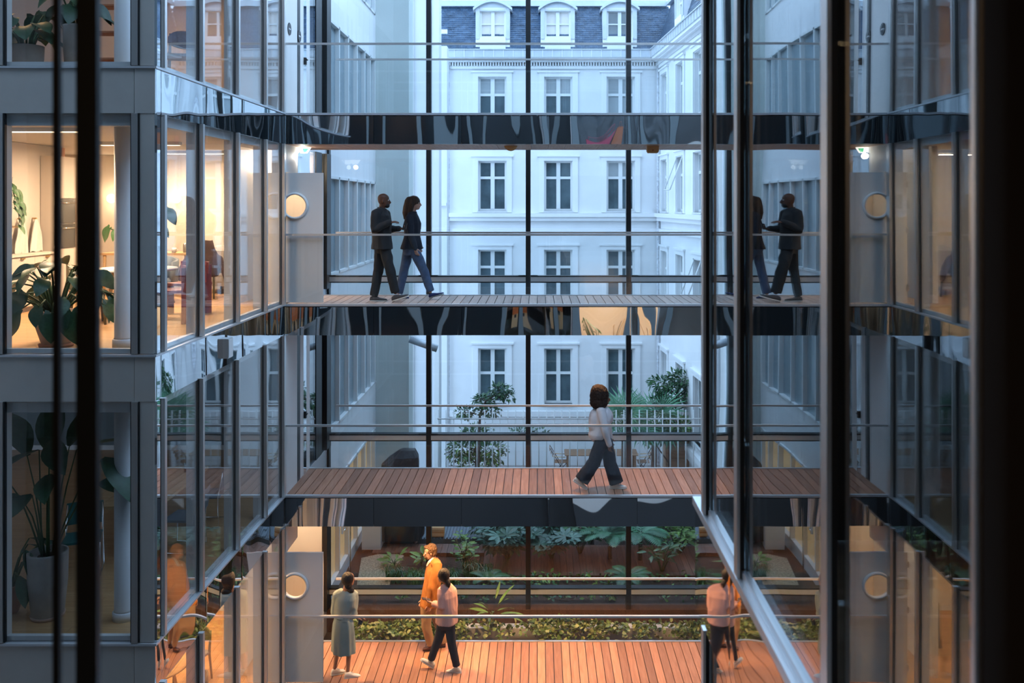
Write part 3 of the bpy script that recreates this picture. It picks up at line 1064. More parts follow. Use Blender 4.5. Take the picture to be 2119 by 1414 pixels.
# ================================================================== white annex on the left
mat('annex_pane', (0.26, 0.34, 0.38), 0.10, spec=0.6, var=0.12, scale=0.8)
mat('annex_lit', (0.45, 0.36, 0.22), 0.1, spec=0.8, var=0.2, scale=1.2, emit=(1.0, 0.62, 0.25), estr=0.22)
annex = thing('annex_building', 'white panelled annex with strips of tall windows beyond the left end of walkways', 'building', (-4.2, 18.3, 0))
AY = [18.22, 19.12, 20.04, 21.0, 21.93, 22.65, 23.28]
zb = -.5
for k in range(6):
    z = 3.15 * k
    a, b = (z + .22, z + 2.23)
    for i in range(len(AY) - 1):
        child(annex, MB().box(-4.5, -4.2, AY[i] + .003, AY[i + 1] - .003, zb, a), 'wall_panel', 'annex_panel')
    child(annex, MB().box(-4.5, -4.2, AY[-1], 23.5, zb, b if k < 5 else 17), 'wall_panel', 'annex_panel')
    for i in range(len(AY) - 1):
        o = child(annex, MB().box(-4.3, -4.26, AY[i] + .03, AY[i + 1] - .03, a, b), 'pane', 'annex_lit' if (k == 0) else 'annex_pane')
    for y in AY:
        child(annex, MB().box(-4.32, -4.17, y - .03, y + .03, a, b), 'window_mullion', 'white_frame')
    child(annex, MB().box(-4.3, -4.17, AY[0], 23.4, a, a + .05), 'window_rail', 'white_frame')
    child(annex, MB().box(-4.3, -4.17, AY[0], 23.4, b - .05, b), 'window_rail', 'white_frame')
    zb = b
child(annex, MB().box(-4.5, -4.2, AY[0], 23.5, zb, 19), 'wall_panel', 'annex_panel')
child(annex, MB().box(-4.75, -4.5, 18.2, 23.5, -.5, 19), 'core_wall', 'dark_wall')
hd = MB()
for y in (19.3, 20.2):
    hd.box(-4.17, -4.12, y - .03, y + .03, .98, 1.16).tube([(-4.12, y, 1.1), (-4.08, y, 1.1), (-4.08, y - .16, 1.1)], .014, 8)
child(annex, hd, 'door_handle', 'chrome')
child(annex, MB().tube([(-4.05, 19.6, 0), (-4.05, 19.6, 2.1)], .02, 8), 'door_pull', 'chrome')

# ================================================================== ground, garden, fence
tag(MB().box(-8, 9, 24.6, 33, -1.45, -1.2).build('ground', 'paving'), 'paved yard in front of the old house', kind='structure')
tag(MB().box(-4.2, 7, 18.0, 24.6, -1.4, -.06).build('garden_bed', 'mulch'), 'brown mulch bed of the small garden behind the glass', kind='structure')
tag(MB().box(-4.2, 7, 16.6, 18.02, -1.4, -.5).build('planting_trench', 'soil'), 'planting trench between walkway and glass wall', kind='structure')


def ground_pt(px, py, z=0.0):
    y = (CAMZ - z) * F / (py - PY)
    return Vector((PXY(px, y), y, z))


gv = [ground_pt(*q, .0) for q in ((738, 1213), (748, 1155), (800, 1143), (836, 1150), (812, 1180), (806, 1214))]
n = len(gv)
o = MB().add([(p.x, p.y, -.06) for p in gv] + [(p.x, p.y, .0) for p in gv],
             [tuple(range(n - 1, -1, -1)), tuple(range(n, 2 * n))] + [(i, (i + 1) % n, n + (i + 1) % n, n + i) for i in range(n)]).build('gravel_patch', 'gravel')
tag(o, 'patch of beige gravel beside the white annex door', kind='structure')
gd = thing('garden_deck', 'dark red timber garden deck beneath the shrubs behind the glass', 'deck', (0, 20.4, 0))
me = MB().box(-.068, .068, 0, 1.75, -.05, .03).mesh('plank')
for i in range(44):
    link('plank', me, 'garden_wood', gd, (-1.15 + .142 * i, -.95, 0))
me = MB().box(-.068, .068, 0, .55, -.05, .03).mesh('plank')
for i in range(18):
    link('plank', me, 'garden_wood', gd, (-3.72 + .142 * i, .32, 0))
rd = thing('ribbed_platform', 'grey ribbed metal platform at the back of the garden', 'platform', (-1.9, 22.3, 0))
child(rd, MB().box(-3.5, -.9, 21.5, 23.3, -.05, .06), 'plate', 'ribbed')
me = MB().box(-.018, .018, -.78, 1.0, .06, .085).mesh('rib')
for i in range(34):
    link('rib', me, 'ribbed', rd, (-1.55 + .076 * i, 0, 0))
kb = tag(MB().box(-3.6, 3.5, 18.9, 18.96, -.06, .02).build('garden_edging', 'stone_grey'), 'thin stone edging of the garden bed', kind='structure')

fence = thing('railing_fence', 'pale metal railing of thin upright bars across the garden', 'fence', (0, 24.5, 0))
me = MB().tube([(0, 0, 0), (0, 0, 2.43)], .016, 6).mesh('bar')
x = PXY(907, 24.5)
while x < 5.0:
    link('bar', me, 'white_frame', fence, (x, 0, 0))
    x += .208
for z in (2.19, .2):
    child(fence, MB().box(PXY(905, 24.5), 5.0, 24.485, 24.515, z - .015, z + .015), 'rail', 'white_frame')


# ================================================================== plants
def rmat(d, up=Vector((0, 0, 1)), roll=0.0):
    """rotation whose local +Y points along d and local +Z leans to up"""
    d = Vector(d).normalized()
    x = d.cross(up)
    if x.length < 1e-4:
        x = Vector((1, 0, 0))
    x.normalize()
    z = x.cross(d)
    m = Matrix((x, d, z)).transposed()
    return m @ Matrix.Rotation(roll, 3, 'Y')


def leaf_blade(outline, length, fold=.18, droop=.25, n=8):
    """leaf along +Y; outline(t)->half width; folded on the midrib, tip drooping"""
    vs, fs = [], []
    for i in range(n + 1):
        t = i / n
        w = outline(t)
        y = length * t
        zc = -droop * length * t * t
        wob = .03 * length * math.sin(9 * t)
        vs += [(-w, y, zc + fold * w + wob * .4), (-w * .5, y, zc + fold * w * .35), (0, y, zc), (w * .5, y, zc + fold * w * .35), (w, y, zc + fold * w - wob * .4)]
    for i in range(n):
        for j in range(4):
            a = i * 5 + j
            fs.append((a, a + 1, a + 6, a + 5))
    return vs, fs


def heart(L, W):
    def f(t):
        return W * .5 * (max(0, math.sin(math.pi * min(1, (t + .16) / 1.16))) ** .75) * (1.15 - .35 * t)
    vs, fs = leaf_blade(lambda t: f(t) if 0 < t < 1 else (W * .30 if t == 0 else .002), L, .22, .30)
    # lobes behind the stalk
    o = len(vs)
    vs += [(-W * .30, 0, .06 * W), (-W * .27, -L * .16, .03 * W), (-W * .12, -L * .13, 0), (0, 0, 0),
           (W * .12, -L * .13, 0), (W * .27, -L * .16, .03 * W), (W * .30, 0, .06 * W)]
    fs += [(o, o + 1, o + 2, o + 3), (o + 3, o + 4, o + 5, o + 6)]
    return vs, fs


def lance(L, W, droop=.2, fold=.2, n=5):
    return leaf_blade(lambda t: W * .5 * max(.02, math.sin(math.pi * min(1, t * .96 + .04)) ** .8), L, fold, droop, n)


def palmate(R, lobes=7, spread=2.2, w=.16, droop=.18):
    vs, fs = [(0, 0, 0)], []
    for k in range(lobes):
        a = -spread + 2 * spread * k / (lobes - 1)
        l = R * (1 - .18 * abs(a) / spread)
        d = Vector((math.sin(a), math.cos(a), 0))
        s = Vector((d.y, -d.x, 0))
        o = len(vs)
        for t, ww in ((.22, .45), (.6, 1.0), (.85, .55), (1.0, .02)):
            p = d * l * t
            z = -droop * l * t * t
            vs += [tuple(p - s * w * R * ww + Vector((0, 0, z))), tuple(p + Vector((0, 0, z - .02 * R))), tuple(p + s * w * R * ww + Vector((0, 0, z)))]
        fs += [(0, o + 1, o), (0, o + 2, o + 1)]
        for q in range(3):
            b = o + q * 3
            fs += [(b, b + 1, b + 4, b + 3), (b + 1, b + 2, b + 5, b + 4)]
    return vs, fs


def frond(L, pairs=14, pl=.30, droop=.5, w=.035, spread=1.15):
    """pinnate frond: rachis with paired leaflets, arching over"""
    vs, fs = [], []

    def c(t):
        return Vector((0, L * t * (1 - .18 * t), L * (.35 * t - droop * t * t)))
    for i in range(pairs):
        t = .1 + .88 * i / (pairs - 1)
        p, q = c(t), c(min(1, t + .05))
        d = (q - p).normalized()
        ll = L * pl * math.sin(math.pi * (.12 + .86 * t)) ** .7
        for s in (-1, 1):
            e = (Vector((s, 0, 0)) * math.sin(spread) + d * math.cos(spread)).normalized()
            o = len(vs)
            wv = d * L * w
            z = Vector((0, 0, -.12 * ll))
            vs += [tuple(p - wv * .4), tuple(p + e * ll * .5 - wv * .8 + z * .3), tuple(p + e * ll + z), tuple(p + e * ll * .5 + wv * .8 + z * .3), tuple(p + wv * .4)]
            fs.append((o, o + 1, o + 2, o + 3, o + 4) if s > 0 else (o + 4, o + 3, o + 2, o + 1, o))
    for i in range(6):
        a, b = c(i / 6), c((i + 1) / 6)
        o = len(vs)
        r = L * .008
        vs += [(-r, a.y, a.z), (r, a.y, a.z), (r, b.y, b.z), (-r, b.y, b.z)]
        fs.append((o, o + 1, o + 2, o + 3))
    return vs, fs


def fan(R, n=22, w=.035):
    vs, fs = [], []
    for k in range(n):
        a = -2.35 + 4.7 * k / (n - 1)
        d = Vector((math.sin(a), math.cos(a), 0))
        s = Vector((d.y, -d.x, 0))
        l = R * random.uniform(.88, 1.0)
        o = len(vs)
        dz = Vector((0, 0, -.10 * R))
        vs += [tuple(d * .05 * R), tuple(d * l * .55 - s * w * R + dz * .25), tuple(d * l + dz * random.uniform(1, 2.4)), tuple(d * l * .55 + s * w * R + dz * .25)]
        fs.append((o, o + 1, o + 2, o + 3))
    return vs, fs


LEAF = {}


def leaf_mesh(key, vf, m):
    k = (key, m)
    if k not in LEAF:
        me = MB().add(*vf, 0, True).mesh('leaf')
        me.materials.append(MATS[m])
        LEAF[k] = me
    return LEAF[k]


def put_leaf(parent, name, me, loc, rot, sc):
    o = bpy.data.objects.new(name, me)
    col.objects.link(o)
    o.parent = parent
    o.matrix_local = Matrix.LocRotScale(Vector(loc), rot.to_quaternion(), Vector((sc,) * 3) if not hasattr(sc, '__len__') else Vector(sc))
    return o


def scatter(parent, name, vf, pts, size, mats, rnd, up=.5, **k):
    """many small leaves joined: pts = list of (pos, outward)"""
    mb = MB()
    vs, fs = vf
    vs = [Vector(v) for v in vs]
    nm = len(mats) if isinstance(mats, (list, tuple)) else 1
    for p, out in pts:
        d = Vector(out) + Vector((rnd.uniform(-1, 1), rnd.uniform(-1, 1), rnd.uniform(-.9, .6))) * .9
        if d.length < .05:
            d = Vector((1, 0, 0))
        m = rmat(d, Vector((rnd.uniform(-.6, .6), rnd.uniform(-.6, .6), 1)), rnd.uniform(-.7, .7))
        s = size * rnd.uniform(.65, 1.25)
        mb.add([m @ v * s + Vector(p) for v in vs], fs, rnd.randrange(nm))
    return child(parent, mb, name, mats, kind='stuff', **k)


def blob_points(c, r, n, rnd, shell=.45):
    out = []
    for _ in range(n):
        d = Vector((rnd.gauss(0, 1), rnd.gauss(0, 1), rnd.gauss(0, 1))).normalized()
        t = rnd.uniform(shell, 1.0)
        out.append((Vector(c) + Vector((d.x * r[0], d.y * r[1], d.z * r[2])) * t, d))
    return out


def tree(name, label, base, trunk, blobs, leaf, size, mats, seed, group=None, trunk_r=.05, dens=1.0):
    """trunk: polyline from base; blobs: (center, radii, count) clumps, each reached by a limb"""
    rnd = random.Random(seed)
    t = thing(name, label, 'tree' if 'tree' in name else 'shrub', base, group)
    n = len(trunk)
    child(t, MB().tube(trunk, [trunk_r * (1 - .5 * i / max(1, n - 1)) for i in range(n)], 8), 'trunk', 'bark')
    pts = []
    for c, r, k in blobs:
        c = Vector(c)
        near = min((Vector(q) for q in trunk), key=lambda q: (q - c).length + (0.8 if q.z > c.z else 0))
        mid = (near + c) / 2 + Vector((rnd.uniform(-.08, .08), rnd.uniform(-.08, .08), .05))
        child(t, MB().tube([near, mid, c], [trunk_r * .5, trunk_r * .35, trunk_r * .15], 6), 'branch', 'bark')
        for _ in range(4):
            e = c + Vector((rnd.uniform(-1, 1) * r[0], rnd.uniform(-1, 1) * r[1], rnd.uniform(-.6, 1) * r[2])) * .8
            child(t, MB().tube([mid, (mid + e) / 2 + Vector((0, 0, .04)), e], [trunk_r * .25, trunk_r * .18, trunk_r * .08], 5), 'branch', 'bark')
        pts += blob_points(c, r, int(k * dens), rnd)
    scatter(t, 'foliage', leaf, pts, size, mats, rnd)
    return t


YT = 27.0
GZ = -1.2
lf = lance(1.0, .42, .15, .2, 3)
tree('courtyard_tree', 'small leafy tree in front of the old house, below its leftmost window column', (PXY(992, YT), YT, GZ),
     [(PXY(985, YT), YT, GZ), P(990, 960, YT), P(992, 900, YT), P(993, 860, YT), P(1005, 830, YT), P(1035, 812, YT)],
     [(P(1035, 808, YT), (.34, .3, .22), 230), (P(1000, 830, YT), (.34, .3, .22), 200), (P(1052, 822, YT), (.2, .2, .14), 80), (P(962, 853, YT), (.30, .3, .16), 130), (P(1012, 850, YT), (.34, .3, .2), 170)],
     lf, .13, ['leaf_mid', 'leaf_dark'], 3)
tree('leafy_shrub', 'dense green shrub behind the railing at the foot of the small tree', (PXY(985, 27.4), 27.4, GZ),
     [(PXY(985, 27.4), 27.4, GZ), P(985, 960, 27.4), P(985, 900, 27.4)],
     [(P(985, 900, 27.4), (.55, .4, .3), 420), (P(955, 930, 27.4), (.45, .4, .42), 380), (P(1015, 935, 27.4), (.5, .4, .4), 380), (P(985, 965, 27.4), (.7, .5, .5), 400)],
     lf, .14, ['leaf_mid', 'leaf_dark', 'leaf_light'], 5)
tree('potted_tree', 'slender spreading tree with airy crown rising from the brown planter', (PXY(1412, 28), 28, GZ),
     [P(1412, 960, 28), P(1411, 910, 28), P(1408, 880, 28), P(1398, 850, 28), P(1400, 820, 28)],
     [(P(1372, 795, 28), (.5, .4, .26), 260), (P(1410, 785, 28), (.5, .4, .3), 300), (P(1437, 800, 28), (.4, .4, .35), 260), (P(1390, 822, 28), (.5, .4, .2), 190), (P(1440, 835, 28), (.35, .4, .3), 180), (P(1365, 830, 28), (.3, .3, .2), 90)],
     lf, .15, ['leaf_mid', 'leaf_dark'], 9, trunk_r=.045)
tree('green_shrub', 'rounded green shrub at the foot of the slender tree', (PXY(1385, 27.2), 27.2, GZ),
     [(PXY(1385, 27.2), 27.2, GZ), P(1385, 960, 27.2), P(1385, 890, 27.2)],
     [(P(1410, 885, 27.2), (.4, .35, .3), 260), (P(1375, 895, 27.2), (.4, .35, .35), 260), (P(1345, 900, 27.2), (.35, .3, .3), 170)],
     lf, .15, ['leaf_mid', 'leaf_light'], 10)
tree('low_shrub', 'low sparse shrub behind the railing between tree and table', (PXY(1090, 28.5), 28.5, GZ),
     [(PXY(1090, 28.5), 28.5, GZ), P(1090, 950, 28.5), P(1090, 900, 28.5)],
     [(P(1080, 893, 28.5), (.5, .3, .16), 120), (P(1112, 895, 28.5), (.4, .3, .12), 90)], lf, .11, ['leaf_mid', 'leaf_dark'], 11, trunk_r=.03)
o = MB().box(PXY(1378, 27.6), PXY(1440, 27.6), 27.6, 28.5, GZ, zh(905, 27.6))
pl = thing('brown_planter', 'large brown timber planter below the slender tree', 'planter', (PXY(1409, 27.6), 28, GZ))
child(pl, o, 'box', 'brown_wood')
for i in range(6):
    zz = GZ + .05 + i * .36
    child(pl, MB().box(PXY(1377, 27.6), PXY(1441, 27.6), 27.57, 27.6, zz, zz + .33), 'board', 'brown_wood')

for label, bx, by, fans, R in (
        ('fan palm with spiky leaves growing behind the striding woman\'s head', 1290, 27.0, 15, .80),
        ('taller fan palm further right beside the slender tree', 1352, 27.6, 13, .80)):
    rnd = random.Random(int(bx))
    pm = thing('fan_palm', label, 'palm', (PXY(bx, by), by, GZ), 'fan palms behind the railing')
    top = P(bx, 880, by)
    child(pm, MB().tube([(top.x, by, GZ), (top.x + .03, by, top.z)], [.10, .08], 10), 'trunk', 'bark')
    for i in range(fans):
        a = 2 * math.pi * i / fans + rnd.uniform(-.2, .2)
        el = rnd.uniform(-.35, 1.25)
        d = Vector((math.cos(a) * math.cos(el), math.sin(a) * math.cos(el), math.sin(el)))
        e = top + d * rnd.uniform(.40, .62)
        me = leaf_mesh('fan%d' % (i % 4), fan(1.0), 'leaf_palm')
        st = child(pm, MB().tube([top, e], .012, 5), 'leaf_stalk', 'stem_green')
        put_leaf(pm, 'fan_leaf', me, e - pm.location, rmat(d + Vector((0, 0, -.25)), Vector((rnd.uniform(-.3, .3), -.5, 1))), R * rnd.uniform(.8, 1.1))

# garden table and folding chairs
tb = thing('garden_table', 'long brown garden table against the old house wall', 'table', (PXY(1243, 31), 31, GZ))
x0, x1 = PXY(1168, 31), PXY(1318, 31)
for i in range(6):
    child(tb, MB().box(x0, x1, 30.55 + i * .13, 30.67 + i * .13, GZ + .72, GZ + .75), 'slat', 'brown_wood')
for sx in (x0 + .1, x1 - .1):
    for yy in (30.6, 31.2):
        child(tb, MB().box(sx - .03, sx + .03, yy - .03, yy + .03, GZ, GZ + .72), 'leg', 'brown_wood')
for label, cx, s in (('slatted folding chair at the left end of the garden table', PXY(1160, 31), -1), ('slatted folding chair at the right end of the garden table', PXY(1330, 31), 1)):
    ch = thing('folding_chair', label, 'chair', (cx, 30.9, GZ), 'folding chairs by the garden table')
    for i in range(4):
        child(ch, MB().box(cx - .2, cx + .2, 30.7 + i * .1, 30.78 + i * .1, GZ + .44, GZ + .46), 'seat_slat', 'brown_wood')
    for i in range(4):
        zz = GZ + .55 + i * .1
        xx = cx + s * (.22 + .05 * i)
        child(ch, MB().box(xx - .012, xx + .012, 30.7, 31.1, zz, zz + .075), 'back_slat', 'brown_wood')
    for yy in (30.7, 31.1):
        child(ch, MB().tube([(cx - s * .2, yy, GZ), (cx + s * .37, yy, GZ + .95)], .014, 6), 'leg', 'steel_dark')
        child(ch, MB().tube([(cx + s * .22, yy, GZ), (cx - s * .2, yy, GZ + .45)], .014, 6), 'leg', 'steel_dark')
        child(ch, MB().tube([(cx - s * .16, yy, GZ + .64), (cx + s * .27, yy, GZ + .66)], .014, 6), 'armrest', 'brass')

# covered furniture and white planter in the garden
cv = thing('covered_furniture', 'tall item wrapped in a black weather cover standing on castors', 'cover', (PXY(832, 21.4), 21.4, .08))
rings = []
rnd = random.Random(4)
cx = PXY(832, 21.4)
for z, rx, ry, ox in ((.16, .48, .36, 0), (.5, .50, .38, 0), (1.0, .46, .34, .0), (1.5, .43, .33, 0), (1.88, .42, .30, -.02), (2.05, .33, .24, .06), (2.2, .18, .14, .13), (2.22, .05, .05, .13)):
    ring = []
    for i in range(24):
        a = 2 * math.pi * i / 24
        k = 1 + .10 * math.sin(5 * a + z * 2) + rnd.uniform(-.03, .03)
        c, s = math.cos(a), math.sin(a)
        c, s = math.copysign(abs(c) ** .6, c), math.copysign(abs(s) ** .6, s)
        ring.append((cx + ox + rx * k * c, 21.4 + ry * k * s, z))
    rings.append(ring)
child(cv, MB().loft(rings, 0, False), 'cover', 'black_cover')
for dx in (-.35, .35):
    for dy in (-.25, .25):
        c = MB().ball((cx + dx, 21.4 + dy, .14), (.05, .025, .05), 10, 6)
        c.box(cx + dx - .015, cx + dx + .015, 21.37 + dy, 21.43 + dy, .14, .22)
        child(cv, c, 'castor', 'chrome')
wp = thing('white_planter', 'plain white rectangular planter box beside the annex wall', 'planter', (PXY(770, 20.9), 21.1, 0))
b = MB().box(-4.05, -3.62, 20.9, 21.3, .03, .85)
child(wp, b, 'box', 'white_paint')
child(wp, MB().box(-4.07, -3.60, 20.88, 21.32, .85, .9), 'rim', 'white_frame')
bx = thing('cardboard_crate', 'small brown crate on the ribbed platform', 'crate', (PXY(905, 21.6), 21.6, .085))
c0 = PXY(905, 21.6)
child(bx, MB().box(c0 - .16, c0 + .16, 21.55, 21.8, .09, .30), 'body', 'tan_bag')
for zz in (.12, .22):
    child(bx, MB().box(c0 - .17, c0 + .17, 21.53, 21.55, zz, zz + .06), 'slat', 'pale_wood')


def leafy(name, label, px, py, h, spread, n, vf_key, vf, size, m, seed, group=None, stems=6, up=.6, cat='plant'):
    """garden plant with separate leaves carried on stems"""
    rnd = random.Random(seed)
    b = ground_pt(px, py, 0.0)
    t = thing(name, label, cat, b, group)
    me = leaf_mesh(vf_key, vf, m)
    tips = []
    for i in range(stems):
        a = 2 * math.pi * i / stems + rnd.uniform(-.4, .4)
        r = spread * rnd.uniform(.35, .9)
        hh = h * rnd.uniform(.55, 1.0)
        tip = Vector((math.cos(a) * r, math.sin(a) * r, hh))
        mid = Vector((tip.x * .35, tip.y * .35, hh * .6))
        mb = MB().tube([(0, 0, -.02), mid, tip], [.014, .011, .006], 5)
        mb.build('stem', 'stem_green', t)
        tips.append((mid, tip))
    for i in range(n):
        mid, tip = tips[i % stems]
        k = rnd.uniform(0, 1)
        p = mid.lerp(tip, k)
        a = rnd.uniform(0, 6.283)
        d = Vector((math.cos(a), math.sin(a), rnd.uniform(-.1, up)))
        p2 = p + d * size * .35
        put_leaf(t, 'leaf', me, p2, rmat(d, Vector((0, -.25, 1)), rnd.uniform(-.4, .4)), size * rnd.uniform(.7, 1.15))
    return t


def ferny(name, label, px, py, h, n, L, m, seed, lift=.8, z=0.0, group=None):
    rnd = random.Random(seed)
    b = ground_pt(px, py, z)
    t = thing(name, label, 'fern', b, group)
    me = leaf_mesh('frond%d' % int(10 * lift), frond(1.0, 16, .26, .5), m)
    child(t, MB().tube([b, b + Vector((0, 0, h))], [.05, .04], 8), 'stem', 'bark')
    for i in range(n):
        a = 2 * math.pi * i / n + rnd.uniform(-.25, .25)
        d = Vector((math.cos(a), math.sin(a), rnd.uniform(.15, lift)))
        put_leaf(t, 'frond', me, Vector((0, 0, h)), rmat(d), L * rnd.uniform(.8, 1.15))
    return t


pal = palmate(1.0)
lan = lance(1.0, .34, .25)
leafy('fatsia_shrub', 'large-leaved dark green shrub left of centre behind the glass', 1050, 1160, .80, .95, 130, 'palmate', pal, .30, 'leaf_fatsia', 21, 'hand-leaved garden shrubs', 9)
leafy('fatsia_shrub', 'large-leaved dark green shrub at the centre post behind the glass', 1142, 1158, .85, .85, 120, 'palmate', pal, .27, 'leaf_fatsia', 22, 'hand-leaved garden shrubs', 8)
leafy('bamboo_shrub', 'fine-leaved green shrub between centre post and tree fern', 1200, 1148, .75, .75, 170, 'lance', lan, .22, 'leaf_mid', 23, None, 10)
leafy('nandina_shrub', 'fine-leaved yellow-green shrub at the right end of the garden', 1405, 1148, .75, .8, 170, 'lance', lan, .21, 'leaf_light', 24, None, 10)
leafy('nandina_shrub', 'fine-leaved green shrub under the right-hand tree fern', 1370, 1185, .7, .6, 70, 'lance', lan, .20, 'leaf_mid', 25, None, 8)
leafy('spurge_plant', 'bright light-green bushy plant right of the man in orange', 962, 1180, .75, .36, 90, 'lance_light', lance(1.0, .45, .1), .14, 'leaf_light', 26, None, 9)
leafy('rosette_plant', 'small bright green rosette on brown soil near the gravel, left one', 815, 1172, .16, .16, 16, 'lance_ros', lance(1.0, .4, .3), .22, 'leaf_light', 27, 'rosettes in the mulch', 5, .9)
leafy('rosette_plant', 'small bright green rosette on brown soil beside the man in orange', 872, 1170, .2, .16, 16, 'lance_ros', lance(1.0, .4, .3), .22, 'leaf_light', 28, 'rosettes in the mulch', 5, .9)
ferny('tree_fern', 'pale green tree fern right of centre behind the glass', 1262, 1160, .55, 13, .8, 'leaf_palm', 31, .5, 0, 'ferns in the garden')
ferny('tree_fern', 'large drooping tree fern beside the right-hand black post', 1325, 1162, .6, 14, .85, 'leaf_palm', 32, .5, 0, 'ferns in the garden')
ferny('low_fern', 'low fern spreading on the ground at right behind handrail', 1300, 1212, .15, 9, .55, 'leaf_mid', 33, .6, 0, 'ferns in the garden')
ferny('low_fern', 'low fern spreading on the ground below the light-green bush', 1010, 1212, .12, 9, .5, 'leaf_mid', 34, .5, 0, 'ferns in the garden')
for lab, px, y, w, sd in (('dense evergreen shrub at the back of the garden, left of centre post', 1060, 21.5, 1.0, 61), ('dense evergreen shrub at the back of the garden, behind the tree ferns', 1225, 21.45, 1.1, 62),
                          ('dense evergreen shrub at the back right end of the garden', 1395, 21.5, 1.1, 63)):
    x = PXY(px, y)
    tree('evergreen_shrub', lab, (x, y, -.05), [(x, y, -.05), (x, y, .5), (x, y, 1.0)],
         [(Vector((x - w * .5, y, .55)), (.6, .5, .5), 420), (Vector((x + w * .5, y, .6)), (.6, .5, .55), 420), (Vector((x, y, 1.15)), (.7, .5, .45), 420)],
         lf, .15, ['leaf_dark', 'leaf_mid', 'leaf_fatsia'], sd, 'evergreen shrubs along the back of the garden')
rnd = random.Random(77)
for label, px, py, n, h in (('fine grass tuft at the edge of the gravel patch', 815, 1200, 130, .32), ('fine grass tuft in front of the light-green bush', 930, 1205, 120, .3),
                            ('fine grass tuft in front of the dark shrubs', 1000, 1196, 110, .3), ('fine grass tuft left of the man in orange', 860, 1205, 110, .28),
                            ('pale grass tuft behind the man in orange', 975, 1190, 90, .34)):
    b = ground_pt(px, py)
    mb = MB()
    for i in range(n):
        a = rnd.uniform(0, 6.28)
        r = rnd.uniform(.05, .34)
        p0 = b + Vector((rnd.uniform(-.16, .16), rnd.uniform(-.1, .1), -.05))
        p1 = p0 + Vector((math.cos(a) * r * .5, math.sin(a) * r * .5, h))
        p2 = p0 + Vector((math.cos(a) * r * 1.3, math.sin(a) * r * 1.3, h * .75))
        s = Vector((math.sin(a), -math.cos(a), 0)) * .006
        mb.add([p0 - s, p0 + s, p1 + s, p2, p1 - s], [(0, 1, 2, 4), (4, 2, 3)])
    t = thing('grass_tuft', label, 'grass', b, 'grass tufts in the garden')
    child(t, mb, 'blades', 'leaf_mid', kind='stuff')

# ground cover and trough ivy (nobody could count the leaves)
gc = tag(empty('ground_cover', (0, 19.2, 0)), 'low green ground cover just behind the glass wall', 'ground cover', kind='stuff')
pts = []
for _ in range(1500):
    x = rnd.uniform(-2.9, 3.4)
    y = rnd.uniform(18.35, 19.5)
    if noise.noise(Vector((x * 1.1, y * 1.5, 3))) < -.12:
        continue
    pts.append((Vector((x, y, rnd.uniform(-.03, .10))), Vector((0, 0, .3))))
scatter(gc, 'foliage', lance(1, .55, .2, .2, 3), pts, .10, ['leaf_mid', 'leaf_light'], rnd)
iv = tag(empty('ivy', (0, 17, -.3)), 'variegated ivy filling the trench along the lowest walkway', 'ivy', kind='stuff')
pts = []
for _ in range(5200):
    x = rnd.uniform(-3.75, 3.6)
    y = rnd.uniform(16.68, 17.35)
    dn = noise.noise(Vector((x * 1.6, y * 1.2, 9)))
    if x > -1.3 and dn < -.02 and rnd.random() < .8:
        continue
    hz = .02 + .13 * noise.noise(Vector((x * 2.3, y * 2.3, 0))) + .10 * math.sin((y - 16.68) / .67 * math.pi)
    pts.append((Vector((x, y, hz - abs(rnd.gauss(0, .07)))), Vector((0, -.5, .5))))
scatter(iv, 'foliage', lance(1, .8, .15, .25, 3), pts, .085, ['leaf_ivy', 'leaf_ivy', 'leaf_ivy_pale'], rnd)
tag(MB().box(-3.9, 3.9, 17.4, 17.6, -.5, -.14).build('trough_wall', 'stone_grey'), 'low pale stone wall behind the ivy trough', kind='structure')
leafy('bromeliad_plant', 'pale spotted long-leaved plant rising from the ivy near its middle', 1020, 1284, .18, .1, 12, 'lance_long', lance(1, .16, .25), .42, 'leaf_light', 41, None, 4, 1.6)

# ================================================================== ROOMS OF THE LEFT WING
def mesh_mark(k):
    return ['lowest lit room', 'dark room', 'bright kitchen', 'top floor room'][k]


for k in range(4):
    z = FL[k]
    c = thing('round_column', 'white round column behind the corner window of the %s' % mesh_mark(k), 'column', (-4.8, 10.57, z), 'round columns behind the corner windows')
    MB().lathe((0, 0, 0), [(.118, .1), (.112, .12), (.112, 2.6)], 28).build('shaft', 'column_white', c)
    MB().lathe((0, 0, 0), [(.132, 0), (.132, .09), (.118, .1)], 28).build('base_ring', 'column_white', c)


def ceiling_lamp(x, y, k, power, label, color=WARM, sx=1.2, sy=.09):
    z = FL[k + 1] - .52
    t = thing('ceiling_lamp', label, 'lamp', (x, y, z), 'long ceiling lamps of the left wing')
    MB().box(-sx / 2 - .02, sx / 2 + .02, -sy / 2 - .02, sy / 2 + .02, -.05, 0).build('housing', 'white_frame', t)
    MB().box(-sx / 2, sx / 2, -sy / 2, sy / 2, -.058, -.05).build('diffuser', 'lamp_strip', t)
    area('lamp_light', (0, 0, -.08), sx, power, color, (0, 0, 0), sy, t)


